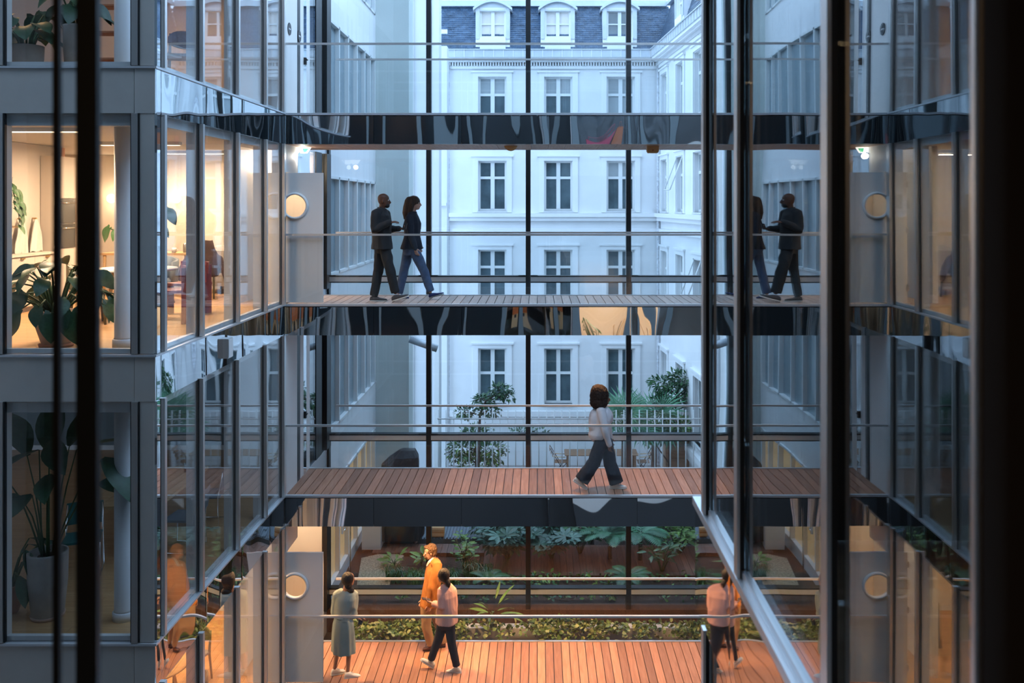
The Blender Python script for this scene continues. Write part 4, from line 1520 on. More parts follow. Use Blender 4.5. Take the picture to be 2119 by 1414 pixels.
W2 = (1.0, 0.70, 0.44)
ceiling_lamp(-6.4, 11.6, 2, 125, 'ceiling lamp over the big potted plant in the bright kitchen', W2)
ceiling_lamp(-6.2, 14.2, 2, 150, 'ceiling lamp over the round table in the bright kitchen', W2)
ceiling_lamp(-6.3, 16.6, 2, 125, 'ceiling lamp near the back wall of the bright kitchen', W2)
ceiling_lamp(-9.6, 14.0, 2, 90, 'ceiling lamp deep inside the bright kitchen', W2)
O2 = (1.0, 0.56, 0.24)
ceiling_lamp(-6.2, 12.0, 0, 90, 'ceiling lamp at the front of the lowest lit room', O2)
ceiling_lamp(-6.2, 15.0, 0, 110, 'ceiling lamp at the middle of the lowest lit room', O2)
ceiling_lamp(-6.4, 17.0, 0, 70, 'ceiling lamp at the back of the lowest lit room', O2)
ceiling_lamp(-6.4, 16.2, 3, 32, 'ceiling lamp at the back of the top floor room', O2)
ceiling_lamp(-7.6, 12.5, 3, 18, 'ceiling lamp at the front of the top floor room', O2)

for i, px in enumerate((230, 365, 505)):
    x = PXY(px, 17.7)
    zz = CAMZ - (411 - PY) * 17.7 / F
    g = thing('globe_lamp', ['glowing globe wall lamp beside the white column', 'glowing globe wall lamp seen through the first side pane', 'glowing globe wall lamp farthest right, by the sofa'][i], 'lamp', (x, 17.84, zz), 'globe lamps on the back wall')
    MB().lathe((0, 0, 0), [(.05, -.0), (.05, .02)], 14).mesh('x')
    b = MB().box(-.035, .035, -.05, 0, -.035, .035)
    b.build('wall_mount', 'brass', g)
    MB().ball((0, -.13, 0), .085, 16, 12).build('globe', 'lamp_globe', g)
    point('globe_light', (0, -.26, 0), 9, W2, .09, g)

# kitchen along a partition
Z2 = FL[2]
tag(MB().box(-8.27, -8.13, 11.4, 15.52, Z2, FL[3] - .525).build('wall_kitchen', 'cream_cabinet'), kind='structure')
tag(MB().box(-12.9, -8.12, 15.52, 15.62, Z2, FL[3] - .525).build('wall_kitchen', 'pink_wall'), kind='structure')
for i in range(4):
    y0 = 12.05 + i * .7
    t = thing('base_cabinet', ['base cabinet farthest from the oven tower', 'base cabinet third from the oven tower', 'base cabinet second from the oven tower', 'base cabinet next to the oven tower'][i],
              'cabinet', (-8.0, y0, Z2), 'cream base cabinets in the kitchen')
    MB().box(-.12, .16, 0, .7, .08, .86).build('body', 'cream_cabinet', t)
    MB().box(-.12, .11, 0, .7, 0, .08).build('plinth', 'grey_wall', t)
    d = MB().box(.16, .18, .004, .696, .09, .855).build('door', 'cream_cabinet', t)
    MB().box(.18, .205, .3, .4, .82, .845).build('handle', 'brass', d)
wt = tag(MB().box(-.12, .20, 0, 2.8, 0, .03).build('worktop', 'cream_cabinet', None, (-8.0, 12.05, Z2 + .862)), 'pale worktop along the kitchen cabinets', 'worktop')
t = thing('oven_tower', 'tall cream cabinet with two dark built-in ovens', 'cabinet', (-8.0, 14.86, Z2))
MB().box(-.12, .10, 0, .66, 0, 2.45).build('body', 'cream_cabinet', t)
MB().box(.10, .12, 0, .66, 0, .92).build('lower_door', 'cream_cabinet', t)
MB().box(.10, .12, 0, .66, 1.76, 2.45).build('upper_door', 'cream_cabinet', t)
for z0, z1 in ((.93, 1.33), (1.35, 1.75)):
    o = MB().box(.10, .125, .03, .63, z0, z1).build('oven', 'steel_dark', t)
    MB().tube([(.15, .08, z1 - .07), (.15, .58, z1 - .07)], .012, 8).build('oven_handle', 'chrome', o)
    MB().box(.125, .128, .1, .56, z1 - .045, z1 - .015).build('control_panel', 'black_plastic', o)

for i, y in enumerate((14.2, 14.62)):
    t = thing('dish_towel', ['white dish towel hanging left on the kitchen wall', 'white dish towel hanging nearer the ovens'][i], 'towel', (-8.1, y, Z2 + 1.42), 'dish towels on hooks')
    rings = []
    for q in range(9):
        tt = q / 8
        w = .03 + .17 * tt ** .7
        zz = -.50 * tt
        ring = []
        for s in range(14):
            u = s / 13 * 2 - 1
            ring.append(Vector((.03 + .025 * math.sin(u * 7 + tt * 2) * tt, u * w + .02 * math.sin(tt * 5), zz - .05 * abs(math.sin(u * 3 + i)) * tt)))
        rings.append(ring)
    vs = [p for r in rings for p in r] + [p + Vector((.012, 0, 0)) for r in rings for p in r]
    fs = []
    nn = 14 * 9
    for q in range(8):
        for s in range(13):
            a = q * 14 + s
            fs += [(a, a + 1, a + 15, a + 14), (nn + a + 14, nn + a + 15, nn + a + 1, nn + a)]
    MB().add(vs, fs, 0, True).build('cloth', 'towel_white', t)
    MB().box(-.015, .05, -.012, .012, .0, .025).build('hook', 'brass', t)
sh = thing('wall_shelf', 'small wooden wall shelf at the left end of the kitchen wall', 'shelf', (-8.1, 13.75, Z2 + 1.30))
MB().box(-.015, .18, -.2, .12, 0, .03).build('board', 'pale_wood', sh)
MB().box(-.015, .1, -.1, -.08, -.08, 0).build('bracket', 'brass', sh)


# ---------------------------------------------------------------- chairs and tables
def chair(label, loc, rz, frame, seatm, style='wood', group=None):
    t = thing('chair', label, 'chair', loc, group)
    t.rotation_euler = (0, 0, rz)
    if style == 'slab':
        for sx in (-1, 1):
            MB().box(sx * .22 - .03, sx * .22 + .03, -.21, -.10, 0, .44).build('leg', frame, t)
            MB().box(sx * .22 - .03, sx * .22 + .03, .12, .22, 0, .74).build('leg', frame, t)
        MB().box(-.25, .25, -.23, .23, .43, .47).build('seat', seatm, t)
        rings = []
        for i in range(9):
            a = -1.25 + 2.5 * i / 8
            rings.append([Vector((.30 * math.sin(a) * r, .05 + .22 * math.cos(a) * r, zz)) for r, zz in ((1.0, .60), (1.0, .78), (.86, .78), (.86, .60))])
        MB().loft(rings, 0, False).build('backrest', frame, t)
    elif style == 'wire':
        for sx in (-1, 1):
            MB().tube([(sx * .22, -.22, .44), (sx * .23, -.24, .02), (sx * .23, .20, .02), (sx * .22, .18, .44), (sx * .21, .25, .82)], .011, 8).build('leg', 'chrome', t)
        MB().prism([(-.23, -.22), (.23, -.22), (.21, .2), (-.21, .2)], .44, .47, 'z').build('seat', seatm, t)
        rings = []
        for i in range(7):
            a = -1 + 2 * i / 6
            rings.append([Vector((.22 * a, .25 - .04 * a * a + dd, zz)) for dd, zz in ((0, .56), (.03, .84), (.05, .84), (.02, .56))])
        MB().loft(rings, 0, False).build('backrest', seatm, t)
    else:
        for sx in (-1, 1):
            MB().tube([(sx * .19, -.19, .44), (sx * .21, -.22, 0)], [.022, .016], 8).build('leg', frame, t)
            MB().tube([(sx * .21, .22, 0), (sx * .19, .18, .44), (sx * .185, .22, .80)], [.016, .022, .016], 8).build('leg', frame, t)
        MB().prism([(-.22, -.22), (.22, -.22), (.20, .21), (-.20, .21)], .435, .47, 'z').build('seat', seatm, t)
        rings = []
        for i in range(9):
            a = -1 + 2 * i / 8
            tz = .84 - .09 * a * a * a * a
            bz = .60 + .06 * a * a
            rings.append([Vector((.21 * a, .23 - .05 * a * a + dd, zz)) for dd, zz in ((0, bz), (0, tz), (.022, tz), (.022, bz))])
        MB().loft(rings, 0, False).build('backrest', frame, t)
    return t


def round_table(label, loc, r, h, top, legm):
    t = thing('round_table', label, 'table', loc)
    MB().lathe((0, 0, h - .03), [(0, 0), (r - .01, 0), (r, .012), (r - .006, .03), (0, .03)], 40).build('tabletop', top, t)
    for i in range(4):
        a = math.pi / 4 + i * math.pi / 2
        MB().tube([(math.cos(a) * r * .55, math.sin(a) * r * .55, h - .03), (math.cos(a) * r * .78, math.sin(a) * r * .78, 0)], [.03, .022], 10).build('leg', legm, t)
    return t


round_table('pale round table with wooden legs behind the white column', (-5.78, 13.1, Z2), .56, .74, 'white_paint', 'pale_wood')
chair('plum red chair nearest the side glass of the kitchen', (-5.12, 12.75, Z2), math.radians(-70), 'plum', 'plum', 'slab', 'plum chairs round the pale table')
chair('plum red chair on the far side of the pale round table', (-5.32, 13.85, Z2), math.radians(-25), 'plum', 'plum', 'slab', 'plum chairs round the pale table')
chair('olive chair in kitchen with dark jacket over its back', (-5.86, 16.2, Z2), math.radians(172), 'olive', 'olive')
chair('dark chair by the plant on the kitchen\'s round table', (-6.25, 12.6, Z2), math.radians(120), 'olive', 'brown_wood')
dk = thing('wooden_desk', 'orange-brown wooden desk near the back of the kitchen', 'desk', (-7.15, 16.75, Z2))
MB().box(-.75, .85, -.35, .35, .74, .78).build('desktop', 'pale_wood', dk)
for sx in (-.68, .78):
    for sy in (-.3, .3):
        MB().tube([(sx, sy, .74), (sx * 1.02, sy, 0)], [.03, .022], 8).build('leg', 'pale_wood', dk)
m = thing('mug', 'white mug standing on the wooden desk', 'mug', (-6.62, 16.55, Z2 + .78))
MB().lathe((0, 0, 0), [(.038, 0), (.042, .09), (.036, .09), (.034, .01), (0, .01)], 18).build('cup', 'white_paint', m)
MB().tube([(.04, 0, .07), (.068, 0, .06), (.068, 0, .03), (.04, 0, .02)], .007, 6).build('handle', 'white_paint', m)
m = thing('drink_can', 'tall slim can standing on the wooden desk', 'can', (-6.42, 16.55, Z2 + .78))
MB().lathe((0, 0, 0), [(.026, 0), (.033, .012), (.033, .15), (.027, .165)], 18).build('body', 'satin_steel', m)
MB().lathe((0, 0, .165), [(0, -.004), (.026, -.004), (.027, 0), (.024, .003), (0, .003)], 18).build('lid', 'chrome', m)
j = thing('draped_jacket', 'dark jacket draped over the olive chair back', 'jacket', (-5.86, 16.0, Z2 + .6))
rings = []
for q in range(9):
    tt = q / 8
    w = (.15, .17, .19, .25, .33, .34, .31, .28, .25)[q]
    zz = .42 - .62 * tt
    rings.append([Vector((w * math.cos(a) * (1 + .06 * math.sin(3 * a + q)), -.05 + (.08 + .04 * math.sin(math.pi * tt)) * math.sin(a), zz + .015 * math.sin(4 * a + q))) for a in [2 * math.pi * i / 20 for i in range(20)]])
MB().loft(rings).build('body', 'dark_jacket', j)
for s in (-1, 1):
    MB().tube([(s * .26, -.05, .10), (s * .36, -.06, -.06), (s * .40, -.05, -.24)], [.075, .065, .05], 10, round_ends=True).build('sleeve', 'dark_jacket', j)
sf = thing('sofa', 'pale grey sofa by the back wall, beside the olive chair', 'sofa', (-5.7, 17.35, Z2))
MB().box(-.55, .45, -.30, .45, .14, .42).build('seat_base', 'sofa_grey', sf)
MB().box(-.55, .45, -.48, -.30, .14, .80).build('backrest', 'sofa_grey', sf)
MB().box(.45, .58, -.48, .45, .14, .62).build('armrest', 'sofa_grey', sf)
for i, x in enumerate((-.28, .2)):
    MB().ball((x, -.2, .68), (.24, .12, .22), 14, 10).build('cushion', 'sofa_grey', sf)
for sx in (-.48, .5):
    for sy in (-.40, .38):
        MB().tube([(sx, sy, .14), (sx, sy, 0)], .016, 8).build('leg', 'black_metal', sf)
ac = thing('armchair', 'slate blue shell armchair behind the round table', 'armchair', (-6.35, 15.1, Z2))
rings = []
for i in range(13):
    a = -2.0 + 4.0 * i / 12
    rings.append([Vector((.36 * math.sin(a) * r, .30 * math.cos(a) * r, zz)) for r, zz in ((1.0, .34), (1.05, .80 - .10 * abs(a) / 2), (.88, .80 - .10 * abs(a) / 2), (.84, .34))])
MB().loft(rings, 0, True).build('shell', 'slate_seat', ac)
MB().lathe((0, 0, .30), [(0, 0), (.33, 0), (.33, .12), (0, .13)], 24).build('seat', 'slate_seat', ac)
for i in range(4):
    a = math.pi / 4 + i * math.pi / 2
    MB().tube([(math.cos(a) * .22, math.sin(a) * .22, .31), (math.cos(a) * .32, math.sin(a) * .32, 0)], [.02, .013], 8).build('leg', 'pale_wood', ac)

# dark middle room
Z1 = FL[1]
t = thing('long_table', 'long wooden table behind the side glass of the dark room', 'table', (-5.72, 13.2, Z1))
for i in range(6):
    MB().box(-.6 + i * .2 + .002, -.6 + (i + 1) * .2 - .002, -.95, .95, .70, .74).build('board', 'pale_wood', t)
for sx in (-.5, .5):
    for sy in (-.85, .85):
        MB().box(sx - .035, sx + .035, sy - .035, sy + .035, 0, .70).build('leg', 'pale_wood', t)
m = thing('bottle', 'small dark bottle on the long wooden table', 'bottle', (-5.35, 13.85, Z1 + .74))
MB().lathe((0, 0, 0), [(.035, 0), (.035, .13), (.014, .17), (.014, .21)], 16).build('body', 'steel_dark', m)
MB().lathe((0, 0, .05), [(.0355, 0), (.0355, .06)], 16).build('paper_label', 'white_paint', m)
MB().lathe((0, 0, .21), [(0, 0), (.016, 0), (.016, .025), (0, .025)], 12).build('cap', 'black_plastic', m)
chair('grey chrome-legged chair at the long table beside the glass', (-4.92, 12.7, Z1), math.radians(-95), 'chrome', 'slate_seat', 'wire', 'chrome-legged chairs in the dark room')
chair('grey chrome-legged chair at the far corner of the long table', (-4.95, 13.7, Z1), math.radians(-85), 'chrome', 'slate_seat', 'wire', 'chrome-legged chairs in the dark room')
chair('teal chrome-legged chair beside the white column', (-5.95, 11.9, Z1), math.radians(20), 'chrome', 'teal_seat', 'wire')
# lowest lit room
chair('dark chair near the lobby wall of the lowest lit room', (-5.45, 16.6, 0), math.radians(200), 'olive', 'slate_seat')
round_table('orange-lit round wooden table in the lowest room', (-6.1, 14.3, 0), .6, .74, 'pale_wood', 'pale_wood')
chair('dark chair at the round table nearest the side glass, lowest room', (-5.25, 13.75, 0), math.radians(-70), 'olive', 'slate_seat')
chair('dark chair on the far side of the round table, lowest room', (-5.75, 15.15, 0), math.radians(-20), 'olive', 'slate_seat')
# top floor
chair('wooden chair with rounded back beside the top floor glass', (-4.72, 12.05, FL[3]), math.radians(10), 'brown_wood', 'brown_wood')
t = thing('bookcase', 'dark open shelf unit at the back of the top floor room', 'shelf', (-7.2, 15.5, FL[3]))
for i in range(5):
    MB().box(-.5, .5, -.16, .16, .05 + i * .45, .08 + i * .45).build('shelf_board', 'brown_wood', t)
for sx in (-.5, .47):
    MB().box(sx, sx + .03, -.16, .16, 0, 2.0).build('side_panel', 'brown_wood', t)


# ---------------------------------------------------------------- house plants
def pot(t, r, h, m, saucer=None, taper=.72):
    MB().lathe((0, 0, 0), [(0, .02), (r * taper * .9, .02), (r * taper, .05), (r * .97, h * .55), (r, h * .97), (r, h), (r * .88, h), (r * .86, h - .05), (0, h - .05)], 28).build('pot', m, t)
    MB().lathe((0, 0, h - .055), [(0, 0), (r * .85, 0), (0, .012)], 16).build('soil', 'soil', t)
    if saucer:
        MB().lathe((0, 0, 0), [(0, 0), (r * .8, 0), (r * .86, .04), (r * .8, .04), (0, .025)], 24).build('saucer', saucer, t)


def house_plant(label, loc, r, h, potm, leaves, key, vf, m, saucer=None, seed=1, cat='plant', name='potted_plant', taper=.72, stalk=.011):
    """leaves: (azimuth, reach, height above rim, size, droop)"""
    t = thing(name, label, cat, loc)
    pot(t, r, h, potm, saucer, taper)
    rnd = random.Random(seed)
    me = leaf_mesh(key, vf, m)
    for az, reach, hh, size, dr in leaves:
        if math.sin(az) < -.05 and 10.3 < loc[1] < 10.9:      # keep the leaves inside the window glass
            fl = 1 / math.sqrt(1 + dr * dr)
            reach = max(.04, min(reach, (loc[1] - 10.08) / -math.sin(az) - size * 1.1 * fl))
        tip = Vector((math.cos(az) * reach, math.sin(az) * reach, h + hh))
        root = Vector((math.cos(az) * r * .3, math.sin(az) * r * .3, h - .04))
        mid = root.lerp(tip, .55) + Vector((0, 0, .16 * reach + .06))
        MB().tube([root, root.lerp(mid, .5) + Vector((0, 0, .03)), mid, tip], [stalk * 1.3, stalk * 1.1, stalk, stalk * .7], 6).build('stalk', 'stem_green', t)
        d = Vector((math.cos(az), math.sin(az), -dr))
        put_leaf(t, 'leaf', me, tip, rmat(d, Vector((0, -.35, 1)), rnd.uniform(-.5, .5)), size * rnd.uniform(.9, 1.1))
    return t


rnd = random.Random(12)
lv = []
for i in range(46):
    az = 2 * math.pi * i / 46 * 3.0 + rnd.uniform(-.2, .2)
    tier = i % 4
    hh = (.02, .18, .36, .52)[tier] + rnd.uniform(-.06, .08)
    reach = (.56, .60, .48, .26)[tier] * rnd.uniform(.85, 1.15)
    lv.append((az, reach, hh, rnd.uniform(.20, .28), (1.6, .9, .5, .1)[tier] + rnd.uniform(-.2, .3)))
for az in (-1.2, -2.7, -.7):
    lv.append((az, .40, .0, .34, 2.2))
house_plant('big philodendron in a terracotta pot behind the kitchen window', (-5.62, 10.62, Z2), .225, .42, 'terracotta_pale', lv, 'heart', heart(1, .78), 'leaf_dark', 'terracotta', 5)
lv = []
for i, (az, reach, hh, size, dr) in enumerate(((2.6, .42, 1.05, .62, -1.2), (2.0, .25, 1.10, .66, -1.6), (.4, .30, 1.15, .55, -.3), (-.2, .72, 1.12, .62, .75), (3.3, .5, .95, .55, .2), (1.2, .3, 1.15, .58, -1.4),
                                               (-1.2, .32, .9, .45, .2), (3.0, .3, .55, .36, -.2), (-2.2, .35, .7, .42, .4), (.2, .55, .75, .5, .1), (-.9, .45, 1.3, .5, .3), (4.0, .4, 1.2, .5, .2))):
    lv.append((az, reach, hh, size * 1.15, dr))
house_plant('tall broad-leaved plant in a grey clay pot behind dark window', (-5.72, 10.62, Z1), .22, .76, 'concrete_pot', lv, 'broad', lance(1, .46, .22, .25, 8), 'leaf_dark', 'terracotta_pale', 6, taper=.8, stalk=.009)
lv = [(rnd.uniform(0, 6.28), rnd.uniform(.2, .4), rnd.uniform(.1, .5), rnd.uniform(.26, .36), rnd.uniform(.2, 1.4)) for _ in range(14)]
house_plant('low dark leafy plant at the left edge of the dark window', (-6.22, 10.7, Z1), .16, .35, 'terracotta', lv, 'heart_small', lance(1, .45, .3), 'leaf_dark', None, 8)
lv = [(6.28 * i / 16 + rnd.uniform(-.2, .2), rnd.uniform(.15, .34), rnd.uniform(.05, .42), rnd.uniform(.26, .36), rnd.uniform(.0, 1.2)) for i in range(16)]
house_plant('green leafy plant in a pale ribbed pot on the top floor', (-5.92, 10.55, FL[3]), .18, .34, 'concrete_pot', lv, 'heart', heart(1, .78), 'leaf_dark', None, 9, taper=.8)
lv = [(6.28 * i / 12 + rnd.uniform(-.3, .3), rnd.uniform(.1, .3), rnd.uniform(.1, .55), rnd.uniform(.2, .3), rnd.uniform(.2, 1.5)) for i in range(12)]
house_plant('tall grey planter with dark leaves behind the top floor bars', (-5.40, 10.7, FL[3]), .17, .60, 'concrete_pot', lv, 'heart', heart(1, .78), 'leaf_dark', None, 19, taper=.85)
lv = [(6.28 * i / 11 + rnd.uniform(-.3, .3), rnd.uniform(.12, .42), rnd.uniform(.1, .75), rnd.uniform(.16, .26), rnd.uniform(.4, 1.8)) for i in range(11)]
house_plant('trailing green plant standing on the pale round table', (-5.72, 13.0, Z2 + .74), .09, .14, 'terracotta', lv, 'heart', heart(1, .78), 'leaf_mid', None, 11)
# hanging vine on the kitchen wall
hv = thing('hanging_vine', 'hanging vine with pointed green leaves at the far left of the kitchen', 'plant', (-8.0, 13.7, Z2 + 1.95))
MB().lathe((0, 0, 0), [(0, 0), (.07, 0), (.09, .12), (.08, .12), (0, .1)], 18).build('pot', 'concrete_pot', hv)
MB().tube([(-.11, 0, .12), (0, 0, .3), (0, 0, .1)], .006, 6).build('hanger', 'brass', hv)
me = leaf_mesh('heart', heart(1, .78), 'leaf_mid')
for s in range(6):
    a = rnd.uniform(-1.4, 1.4)
    pts = [(0, 0, .1)] + [(.06 + .10 * math.cos(a) * min(1, q / 3), .16 * math.sin(a) * min(1, q / 3) + rnd.uniform(-.02, .02), .1 - .09 * q) for q in range(1, rnd.randint(4, 9))]
    MB().tube(pts, .005, 5).build('stem', 'stem_green', hv)
    for p in pts[1:]:
        d = Vector((1, rnd.uniform(-.8, .8), -1.0))
        put_leaf(hv, 'leaf', me, Vector(p), rmat(d, Vector((1, 0, .3))), rnd.uniform(.10, .17))


# ---------------------------------------------------------------- porthole doors
def porthole_door(n, k):
    z = FL[k] + .03
    x0, x1, h, r = -4.50, -3.57, 2.15, .19
    cx, cz = (x0 + x1) / 2, 1.60
    d = tag(empty('door_%d' % n, (cx, 15.12, z)), 'open white door leaf with a round porthole, ' + ('lowest walkway' if k == 0 else 'beside the couple'), kind='structure')
    w = (x1 - x0) / 2
    N = 64
    mb = MB()
    for y in (-.022, .022):
        o = len(mb.v)
        vs = []
        cor = [math.atan2(sz, sx) for sx, sz in ((w, h - cz), (-w, h - cz), (-w, -cz), (w, -cz))]
        angs = [2 * math.pi * i / N - math.pi for i in range(N)]
        for c in cor:
            j = min(range(N), key=lambda q: abs(angs[q] - c))
            angs[j] = c
        for a in angs:
            c, s = math.cos(a), math.sin(a)
            t = min((w / abs(c)) if abs(c) > 1e-6 else 9, ((h - cz) / s) if s > 1e-6 else 9, (-cz / s) if s < -1e-6 else 9)
            vs += [(c * r, y, cz + s * r), (c * t, y, cz + s * t)]
        fs = []
        for i in range(N):
            q = (2 * i, 2 * i + 1, 2 * ((i + 1) % N) + 1, 2 * ((i + 1) % N))
            fs.append(q if y < 0 else q[::-1])
        mb.add(vs, fs)
    n2 = 2 * N
    for i in range(N):
        j = (i + 1) % N
        mb.f += [(2 * i + 1, n2 + 2 * i + 1, n2 + 2 * j + 1, 2 * j + 1), (2 * i, 2 * j, n2 + 2 * j, n2 + 2 * i)]
        mb.m += [0, 0]
        mb.s += [False, False]
    mb.build('leaf', 'white_paint', d)
    ring = MB()
    rings = []
    for i in range(48):
        a = 2 * math.pi * i / 48
        c, s = math.cos(a), math.sin(a)
        rings.append([Vector((c * rr, yy, cz + s * rr)) for rr, yy in ((.185, -.03), (.185, -.05), (.20, -.058), (.222, -.05), (.226, -.022), (.2, .03))])
    rings.append(rings[0])
    ring.loft(rings, 0, True, False).build('porthole_ring', 'white_frame', d)
    g = MB()
    disc = [(math.cos(2 * math.pi * i / 40) * .19, -.004, cz + math.sin(2 * math.pi * i / 40) * .19) for i in range(40)]
    g.add(disc, [tuple(range(40))]).build('porthole_pane', 'round_glass', d)
    for zz in (.25, 1.2, 1.95):
        MB().box(-w - .02, -w + .01, -.03, .03, zz - .05, zz + .05).build('hinge', 'satin_steel', d)
    hd = MB().box(w - .10, w - .06, .022, .035, .95, 1.12)
    hd.tube([(w - .08, .03, 1.05), (w - .08, .07, 1.05), (w - .2, .07, 1.05)], .01, 8)
    hd.build('handle', 'chrome', d)


porthole_door(1, 0)
porthole_door(2, 2)
for k, pw in ((0, 70), (2, 95)):
    l = thing('lobby_lamp', ('small round ceiling lamp in the lobby of the lowest walkway' if k == 0 else 'small round ceiling lamp in the lobby behind the upper porthole door'), 'lamp', (-4.6, 16.7, FL[k + 1] - .52), 'round lobby lamps')
    MB().lathe((0, 0, -.05), [(0, 0), (.09, 0), (.09, .05), (0, .05)], 18).build('shade', 'lamp_strip', l)
    point('lobby_light', (0, 0, -.2), pw, W2, .08, l)
# glow of the neighbour rooms: weak lamp added in the dark middle room
ceiling_lamp(-9.8, 15.5, 1, 1, 'weak lamp added as neighbour-room glow deep inside the dark middle room', (1, .75, .5), 1.0, .2)

# round black door signs on the top walkway
for i, (px, py) in enumerate(((599, 60), (619.5, 75))):
    y = 4.165 * F / (PX - px)
    p = P(px, py, y)
    s = thing('door_sign', ['round black sign on the nearer top-floor door panel', 'round black sign on the farther top-floor door panel'][i], 'sign', (XL + .012, y, p.z), 'round black door signs')
    N = 28
    disc = [(math.cos(2 * math.pi * q / N) * .105, math.sin(2 * math.pi * q / N) * .105) for q in range(N)]
    MB().prism(disc, 0, .008, 'x').build('disc', 'sign_black', s)
    b = MB()
    for q in range(5):
        b.box(.009, .0105, -.055 + q * .023, -.055 + q * .023 + .015, -.012, .012)
    b.build('lettering', 'sign_white', s)

# fittings below the top walkway
zz = FL[3] - .5
e = thing('exit_light', 'bright white and green emergency exit light under the top walkway', 'light', (PXY(629, 15.9), 15.9, zz))
MB().prism([(-.12, 0), (.12, 0), (.05, -.10), (-.05, -.10)], -.03, .03, 'y').build('lamp_body', 'lamp_cool', e)
MB().prism([(-.02, -.02), (.09, -.02), (.045, -.085), (.0, -.085)], -.034, -.031, 'y').build('sign_face', 'sign_green', e)
point('exit_glow', (0, -.1, -.16), 4, (1, .95, .85), .05, e)
e = thing('ceiling_detector', 'rounded wooden-coloured detector dome under the top walkway', 'detector', (PXY(1057, 15.5), 15.5, zz))
MB().ball((0, 0, 0), (.105, .105, .085), 20, 10).build('dome', 'tan_bag', e)
MB().lathe((0, 0, -.02), [(0, 0), (.11, 0), (.11, .02), (0, .02)], 20).build('base', 'tan_bag', e)
e = thing('ceiling_detector', 'boxy detector with a red light under the top walkway', 'detector', (PXY(1350.5, 15.5), 15.5, zz))
MB().prism([(-.10, 0), (.10, 0), (.10, -.09), (.08, -.12), (-.08, -.12), (-.10, -.09)], -.06, .06, 'y').build('body', 'tan_bag', e)
MB().ball((.0, -.062, -.075), .010, 8, 6).build('indicator', 'red_bag', e)
y = 12.16
e = thing('facade_lamp', 'small square steel lamp on the mirror fascia below the kitchen', 'lamp', (XL, y, 6.04))
MB().box(.0, .07, -.09, .09, -.13, .13).build('housing', 'satin_steel', e)
MB().box(.07, .078, -.08, .08, -.12, .12).build('cover', 'white_frame', e)

# ---------------------------------------------------------------- things met in the mirror fascias
zr = RL[1]
rl = thing('reading_room_lamp', 'ceiling lamp in the lit room of the right wing', 'lamp', (2.05, 3.3, RL[2] - .54))
MB().box(-.5, .5, -.1, .1, -.05, 0).build('housing', 'white_frame', rl)
MB().box(-.48, .48, -.08, .08, -.06, -.05).build('diffuser', 'lamp_strip', rl)
area('lamp_light', (0, 0, -.09), 1.0, 75, W2, (0, 0, 0), .3, rl)
lv = [(6.28 * i / 26 * 3 + rnd.uniform(-.2, .2), rnd.uniform(.05, .2), rnd.uniform(.2, 1.0), rnd.uniform(.12, .18), rnd.uniform(-.2, 1.0)) for i in range(26)]
house_plant('bushy green plant in the lit room of the right wing', (1.62, 3.75, zr), .16, .35, 'terracotta', lv, 'lance', lan, 'leaf_mid', None, 51)
st = thing('stick_tripod', 'tripod of tied wooden sticks in the lit room of the right wing', 'decoration', (2.45, 4.0, zr))
for i in range(3):
    a = i * 2.09 + .4
    MB().tube([(math.cos(a) * .22, math.sin(a) * .16, 0), (0, 0, .62), (-math.cos(a) * .20, -math.sin(a) * .14, 1.25)], .022, 8).build('stick', 'pale_wood', st)
MB().lathe((0, 0, .55), [(.05, 0), (.06, .07), (.05, .14)], 12).build('binding', 'white_paint', st)
bn = thing('dark_bench', 'low dark bench along the wall of the lit room in the right wing', 'bench', (2.2, 3.2, zr))
MB().box(-.5, .5, -.2, .2, .42, .55).build('seat', 'steel_dark', bn)
for sx in (-.42, .42):
    MB().box(sx - .04, sx + .04, -.18, .18, 0, .42).build('leg', 'steel_dark', bn)
for i, (x, lab) in enumerate(((-.62, 'orange fabric wall pocket opposite the walkways, left one'), (-.02, 'orange fabric wall pocket opposite the walkways, right one'))):
    b = thing('fabric_pocket', lab, 'bag', (x, 1.15, FL[1] + .85), 'orange fabric pockets')
    MB().box(-.24, .24, -.06, .06, .42, .98).build('back_panel', 'orange_bag', b)
    MB().prism([(-.20, 0), (.22, 0), (.24, .45), (-.24, .45)], .06, .16, 'y').build('pocket', 'tan_bag', b)
    MB().prism([(-.08, .45), (.10, .45), (.08, .34), (-.06, .34)], .16, .165, 'y').build('tab', 'black_plastic', b)
sp = thing('pocket_lamp', 'small lamp above the orange fabric pockets', 'lamp', (-.3, .85, FL[2] - .06))
MB().box(-.3, .3, -.06, .06, -.05, .0).build('housing', 'black_metal', sp)
area('lamp_light', (0, .1, -.2), .6, 110, W2, (.5, 0, 0), .2, sp)
for x, m, lab in ((1.85, 'red_bag', 'red bag in the top window of the right wing'), (2.2, 'orange_bag', 'orange bag in the top window of the right wing')):
    b = thing('shopping_bag', lab, 'bag', (x, 4.15, RL[3]))
    MB().prism([(-.15, 0), (.15, 0), (.17, .45), (-.15, .47)], -.07, .07, 'y').build('body', m, b)
    MB().tube([(-.07, 0, .45), (-.05, 0, .58), (.05, 0, .58), (.07, 0, .45)], .008, 6).build('handle', m, b)

